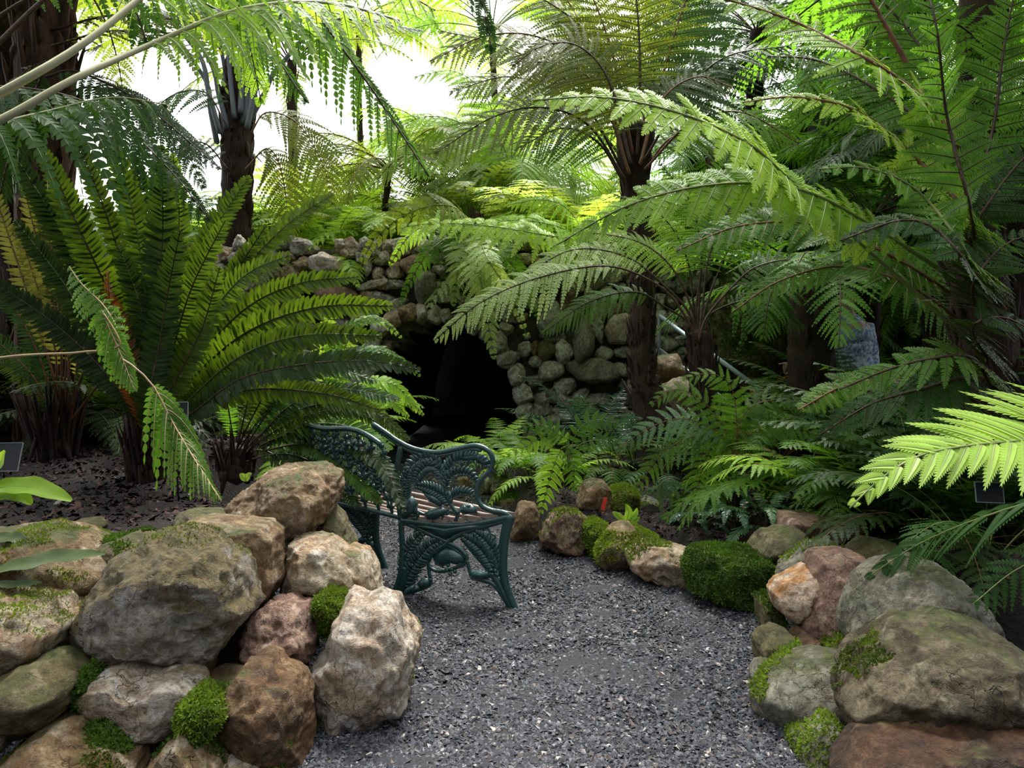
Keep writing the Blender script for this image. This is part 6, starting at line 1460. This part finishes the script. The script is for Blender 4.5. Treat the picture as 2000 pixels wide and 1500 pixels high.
MB().box(at(1062, 440, 9.3), (0.10, 0.08, 0.35)).build('dark_post', M['st_dark'], pw, smooth=False)

# ------------------------------------------------------------------ person behind the dark trunk
def remesh(o, v):
    m = o.modifiers.new('one_surface', 'REMESH'); m.mode = 'VOXEL'; m.voxel_size = v; m.use_smooth_shade = True
    s = o.modifiers.new('soften', 'SMOOTH'); s.factor = 0.5; s.iterations = 3
PY = 6.45
pb = np.array((2.80, PY, 0.0))
person = empty('person', pb, 'person in a blue and white patterned shirt behind the dark trunk, pointing left', 'person')
def J_(px, py, Y=PY): return at(px, py, Y)
sh_l, sh_r = J_(1628, 640, 6.35), J_(1690, 636, 6.75)
neck, chest, hip = J_(1655, 612, 6.55), J_(1662, 660, 6.52), J_(1668, 735, 6.5)
elbow, wrist = J_(1602, 700, 6.15), J_(1552, 711, 6.05)
hd = J_(1650, 583, 6.5)
body = MB()
body.tube(spline([hip, chest, neck, hd - (0, 0, .05)], 16), np.interp(np.linspace(0, 1, 16), [0, .3, .62, .75, .82, 1], [.14, .12, .17, .10, .055, .055]), 14)
body.ball(hd, (0.072, 0.092, 0.112)); body.ball(hd + (-0.03, -0.06, -0.055), (0.045, 0.05, 0.045))
fd = unit(np.array((-0.75, -0.65, 0)))
body.ball(hd + fd * 0.095 + (0, 0, -0.01), (0.014, 0.014, 0.022)); body.ball(hd + fd * 0.082 + (0, 0, -0.052), (0.024, 0.024, 0.010))
sd = np.cross(fd, (0, 0, 1))
for s in (-1, 1):
    body.ball(hd + sd * s * 0.074, (0.014, 0.014, 0.028))
    body.ball(hd + fd * 0.078 + sd * s * 0.030 + (0, 0, 0.018), (0.014, 0.014, 0.010))
body.tube(spline([sh_l, (sh_l + elbow) / 2, elbow, (elbow + wrist) / 2, wrist], 18), np.interp(np.linspace(0, 1, 18), [0, .5, .6, 1], [.055, .042, .042, .026]), 10)
re, rw_ = sh_r + (0.08, 0.02, -0.28), sh_r + (0.02, -0.10, -0.50)
body.tube(spline([sh_r, re, rw_], 14), np.linspace(.055, .027, 14), 10)
hdv = unit(wrist - elbow)
palm = wrist + hdv * 0.05
body.tube(spline([wrist, palm, wrist + hdv * 0.09], 6), [.024, .032, .034, .036, .034, .028], 10, 0.55)
upv = np.array((0, 0, 1.0)); sdv = unit(np.cross(hdv, upv))
for k in range(4):
    b0 = wrist + hdv * 0.085 + upv * (0.026 - k * 0.017)
    l = (0.078, 0.050, 0.042, 0.034)[k]; cur = (0.0, .8, .9, 1.0)[k]
    body.tube(spline([b0, b0 + hdv * l * 0.5 - sdv * 0.004, b0 + hdv * l * (1 - .5 * cur) - upv * 0.035 * cur], 8), np.linspace(.0095, .0075, 8), 8)
th0 = wrist + hdv * 0.035 - upv * 0.022
body.tube(spline([th0, th0 + hdv * 0.03 - upv * 0.03, th0 + hdv * 0.055 - upv * 0.045], 8), np.linspace(.013, .009, 8), 8)
rp = rw_ + (0, 0, -0.05)
body.tube(spline([rw_, rp, rp + (0, 0, -.04)], 6), [.024, .032, .036, .036, .034, .028], 10)
for k in range(4):
    b0 = rp + (-0.027 + k * 0.018, 0, -0.04); body.tube(spline([b0, b0 + (0, -.006, -.035), b0 + (0, -.02, -.062 + .006 * k)], 6), np.linspace(.0095, .0075, 6), 8)
body.tube(spline([rp + (-0.03, 0, 0.01), rp + (-0.055, -.01, -.02), rp + (-0.062, -.015, -.045)], 6), np.linspace(.013, .009, 6), 8)
hips = []
for s in (-1, 1):
    h0 = hip + (0.075 * s, 0, -0.02); kn = h0 + (0.01 * s, -0.03, -0.38); an = np.array((h0[0] + 0.01 * s, PY + 0.02, 0.08)); hips.append((h0, kn, an))
    body.tube(spline([h0, kn, an], 18), np.interp(np.linspace(0, 1, 18), [0, .5, .6, 1], [.095, .062, .058, .038]), 12)
bo = body.build('body', M['skin'], person); remesh(bo, 0.007)
sh = MB()
sh.tube(spline([hip + (0, 0, -0.03), hip + (0, 0, .08), chest, neck - (0, 0, .03)], 16), np.interp(np.linspace(0, 1, 16), [0, .35, .7, .9, 1], [.165, .145, .185, .13, .085]), 18)
sh.tube(spline([sh_l, (sh_l + elbow) / 2, elbow, wrist - hdv * 0.05], 16), np.interp(np.linspace(0, 1, 16), [0, 1], [.075, .048]), 12)
sh.tube(spline([sh_r, re, rw_], 14), np.linspace(.075, .045, 14), 12)
so = sh.build('shirt', M['shirt'], person); remesh(so, 0.009)
tr = MB()
for h0, kn, an in hips: tr.tube(spline([h0 + (0, 0, .06), kn, an], 16), np.interp(np.linspace(0, 1, 16), [0, .5, 1], [.115, .082, .066]), 12)
tr.ball(hip, (0.16, 0.12, 0.10)); to = tr.build('trousers', M['beige'], person); remesh(to, 0.010)
ha = MB(); ha.ball(hd + (0.012, 0.018, 0.025), (0.082, 0.098, 0.105)); ho = ha.build('hair', M['hair'], person)
for s, (h0, kn, an) in zip((-1, 1), hips):
    f = MB(); f.tube(spline([an + (0, .06, -.03), an + (0, -.02, -.04), an + (0.02 * s, -.15, -.05)], 8), [.035, .042, .043, .042, .042, .040, .036, .024], 10); f.build('shoe', M['st_dark'], person)

# ------------------------------------------------------------------ plant labels, tag, leaves, seedlings
def label_sign(name, c, Wd, Ht, tilt, lines, label, zg, rz=0.0, size=0.016, offs=(0, 0)):
    e = empty(name, (c[0], c[1], zg), label, 'plant label')
    ca, sa = math.cos(tilt), math.sin(tilt); cz, sz = math.cos(rz), math.sin(rz)
    R = np.array([[cz, -sz, 0], [sz, cz, 0], [0, 0, 1]]) @ np.array([[1, 0, 0], [0, ca, -sa], [0, sa, ca]])      # plate faces -Y, leaning back
    MB().box(c, (Wd, 0.003, Ht), R).build('plate', M['sign'], e, smooth=False)
    fr = MB()
    for dx, dz, w, h in ((-Wd / 2, 0, .003, Ht), (Wd / 2, 0, .003, Ht), (0, Ht / 2, Wd, .003), (0, -Ht / 2, Wd, .003)):
        fr.box(np.asarray(c) + R @ np.array((dx, -0.001, dz)), (w, 0.006, h), R)
    fr.build('rim', M['sign_rim'], e, smooth=False)
    MB().tube(np.array([np.asarray(c) + R @ np.array((0, 0.004, 0)), (c[0], c[1] + 0.03, zg - 0.08)]), 0.004, 6).build('stake', M['sign'], e)
    for i, (s, dx, dz) in enumerate(lines):
        cu = bpy.data.curves.new('lettering', 'FONT'); cu.body = s; cu.size = size; cu.extrude = 0.0004;  cu.align_x = 'CENTER'; cu.align_y = 'CENTER'
        tmp = bpy.data.objects.new('tmp', cu); me_ = bpy.data.meshes.new_from_object(tmp); bpy.data.objects.remove(tmp); o = bpy.data.objects.new('lettering', me_); COL.objects.link(o); me_.materials.clear(); me_.materials.append(M['paint']); o.parent = e
        p = np.asarray(c) + R @ np.array((dx, -0.003, dz))
        o.location = Vector(p) - e.location
        o.rotation_euler = (math.pi / 2 + tilt, 0, rz)
    return e
label_sign('plant_label', at(2, 893, 3.5), 0.17, 0.135, -0.45, [('OVIA', -0.02 + 0.0, 0.008), ('ENSIS', -0.02, -0.018)], 'black plant label with white lettering at the left edge', 0.5, 0.1, 0.020)
label_sign('plant_label', at(338, 806, 3.15), 0.115, 0.085, -0.25, [('B', -0.012, 0.012), ('o.', -0.006, -0.010)], 'black plant label half hidden behind the hanging feathery frond', 0.5, 0.25, 0.016)
label_sign('plant_label', at(1241, 961, 4.6), 0.05, 0.035, -0.6, [], 'tiny dark plant label beside the rounded green mossy boulder', 0.17, -0.5)
label_sign('plant_label', at(1932, 962, 3.0), 0.10, 0.08, -0.35, [], 'dark plant label in deep shade under the sunlit frond', 0.45, -0.2)
rt = MB().box(at(1180, 984, 4.38), (0.022, 0.004, 0.075), np.array([[.97, 0, .22], [0, 1, 0], [-.22, 0, .97]])).build('red_tag', M['red'], smooth=False)
tag(rt, 'small red plastic tag leaning on the ochre boulder', 'tag')
def leaf_obj(name, pts, width, mat, label, n=16, hint=(0, -0.5, 1), cat='leaf', wave=0.15, parent=None):
    C = spline(pts, n); T, N, B = frames(C, hint)
    f = np.linspace(0, 1, n); w = width * np.sin(np.pi * np.clip(f * 0.94 + 0.04, 0, 1)) ** 0.65
    rg = np.random.default_rng(int(abs(pts[0][0] * 1000)) + n)
    cols = []
    for s in (-1, -.55, 0, .55, 1):
        cols.append(C + B * (w * s)[:, None] + N * (w * (abs(s) * 0.25 + wave * np.sin(f * 19 + s * 3) * abs(s)))[:, None])
    V = np.stack(cols, 1).reshape(-1, 3)
    i = np.arange(n - 1)[:, None] * 5 + np.arange(4)[None]
    o = link(name, mesh_uniform(name, V, np.stack([i, i + 1, i + 6, i + 5], -1).reshape(-1, 4), True), parent, M[mat])
    rib = MB(); rib.tube(C - N * width * 0.02, np.linspace(width * .06, width * .015, n), 5)
    r = rib.build('midrib', M['st_green'], o)
    if parent is None: tag(o, label, cat)
    return o
leaf_obj('fallen_leaf', W([(-20, 1050), (30, 1052), (58, 1066)], 2.28), .022, 'fallen', 'small fallen leaf on top of the flat tan rock')
leaf_obj('fallen_leaf', W([(-30, 1118), (40, 1105), (110, 1090), (205, 1082)], 2.18), .030, 'fallen', 'long grey-green fallen leaf lying across the flat tan rock')
leaf_obj('fallen_leaf', W([(-20, 1140), (30, 1142), (82, 1138)], 2.14), .015, 'fallen', 'narrow fallen leaf at the lower edge of the flat tan rock')
lp = fern_plant('broadleaf_plant', at(-40, 960, 2.75), 'low plant with crinkled bright green oval leaves at the left edge', cat='plant')
for p, w in (([(-40, 965), (20, 950), (80, 955), (140, 978)], .040), ([(-40, 965), (-20, 930), (0, 905), (10, 880)], .035), ([(-40, 965), (0, 965), (40, 968), (62, 985)], .035), ([(-40, 965), (-90, 930), (-130, 930)], .04)):
    leaf_obj('leaf', W(p, 2.72), w, 'bright', '', hint=(0, -0.6, 0.8), parent=lp)
sp = fern_plant('seedling', at(1222, 1020, 4.25), 'glossy green seedling with upright leaves behind the mossy edging', cat='seedling')
for p, w in (([(1222, 1020), (1208, 1008), (1196, 1000)], .020), ([(1222, 1020), (1228, 1000), (1222, 985)], .022), ([(1222, 1020), (1240, 1005), (1244, 992)], .018), ([(1222, 1020), (1200, 1030), (1186, 1042)], .012), ([(1222, 1020), (1236, 1018), (1250, 1010)], .016)):
    leaf_obj('leaf', W(p, 4.2), w, 'bright', '', n=8, hint=(0, -0.8, 0.5), parent=sp)
sp = fern_plant('seedling', at(480, 940, 3.4), 'tiny bright green seedling at the top of the tall split rock', cat='seedling')
for p, w in (([(480, 940), (474, 930), (468, 926)], .014), ([(480, 940), (486, 928), (492, 925)], .014)):
    leaf_obj('leaf', W(p, 3.3), w, 'lime', '', n=8, hint=(0, -0.8, 0.5), parent=sp)
leaf_obj('fallen_leaf', W([(952, 925, 5.5), (960, 915, 5.5), (972, 902, 5.5)]), .022, 'bright', 'single upright green leaf right of the bench arm', n=8)
# dry orange fern and hanging grey fern at the mossy boulder
small_fern(1500, 765, 6.15, 7, .32, .05, 'dry orange fern at the lower end of the hand rail', 'serr', 'orange', 'st_brown', K=9, el=(1.1, 0.3), seed=140)
small_fern(1545, 640, 6.5, 6, .28, .04, 'pale tan withered fern on the mossy boulder', 'serr', 'yellow', 'st_brown', K=9, el=(0.9, 0.2), seed=141)
tq = fern_plant('hanging_fern', at(1455, 600, 6.3), 'grey-green fern with strap lobes hanging from the mossy boulder')
for i, p in enumerate([[(1440, 615), (1432, 660)], [(1455, 620), (1450, 675)], [(1465, 610), (1470, 655)], [(1475, 590), (1482, 560)], [(1490, 600), (1510, 590)], [(1445, 600), (1425, 620)], [(1460, 640), (1435, 700)]]):
    TF(tq, [(1458, 602)] + p, 6.25, .035, 'blue', 'st_green', K=7, style='simple', hint=(0, -1, 0.2), bare=0.1, pw=1.0, sr=0.002)
for o in list(bpy.data.objects):
    if o.type == 'EMPTY' and o.name.startswith('fern') and not o.children: bpy.data.objects.remove(o)
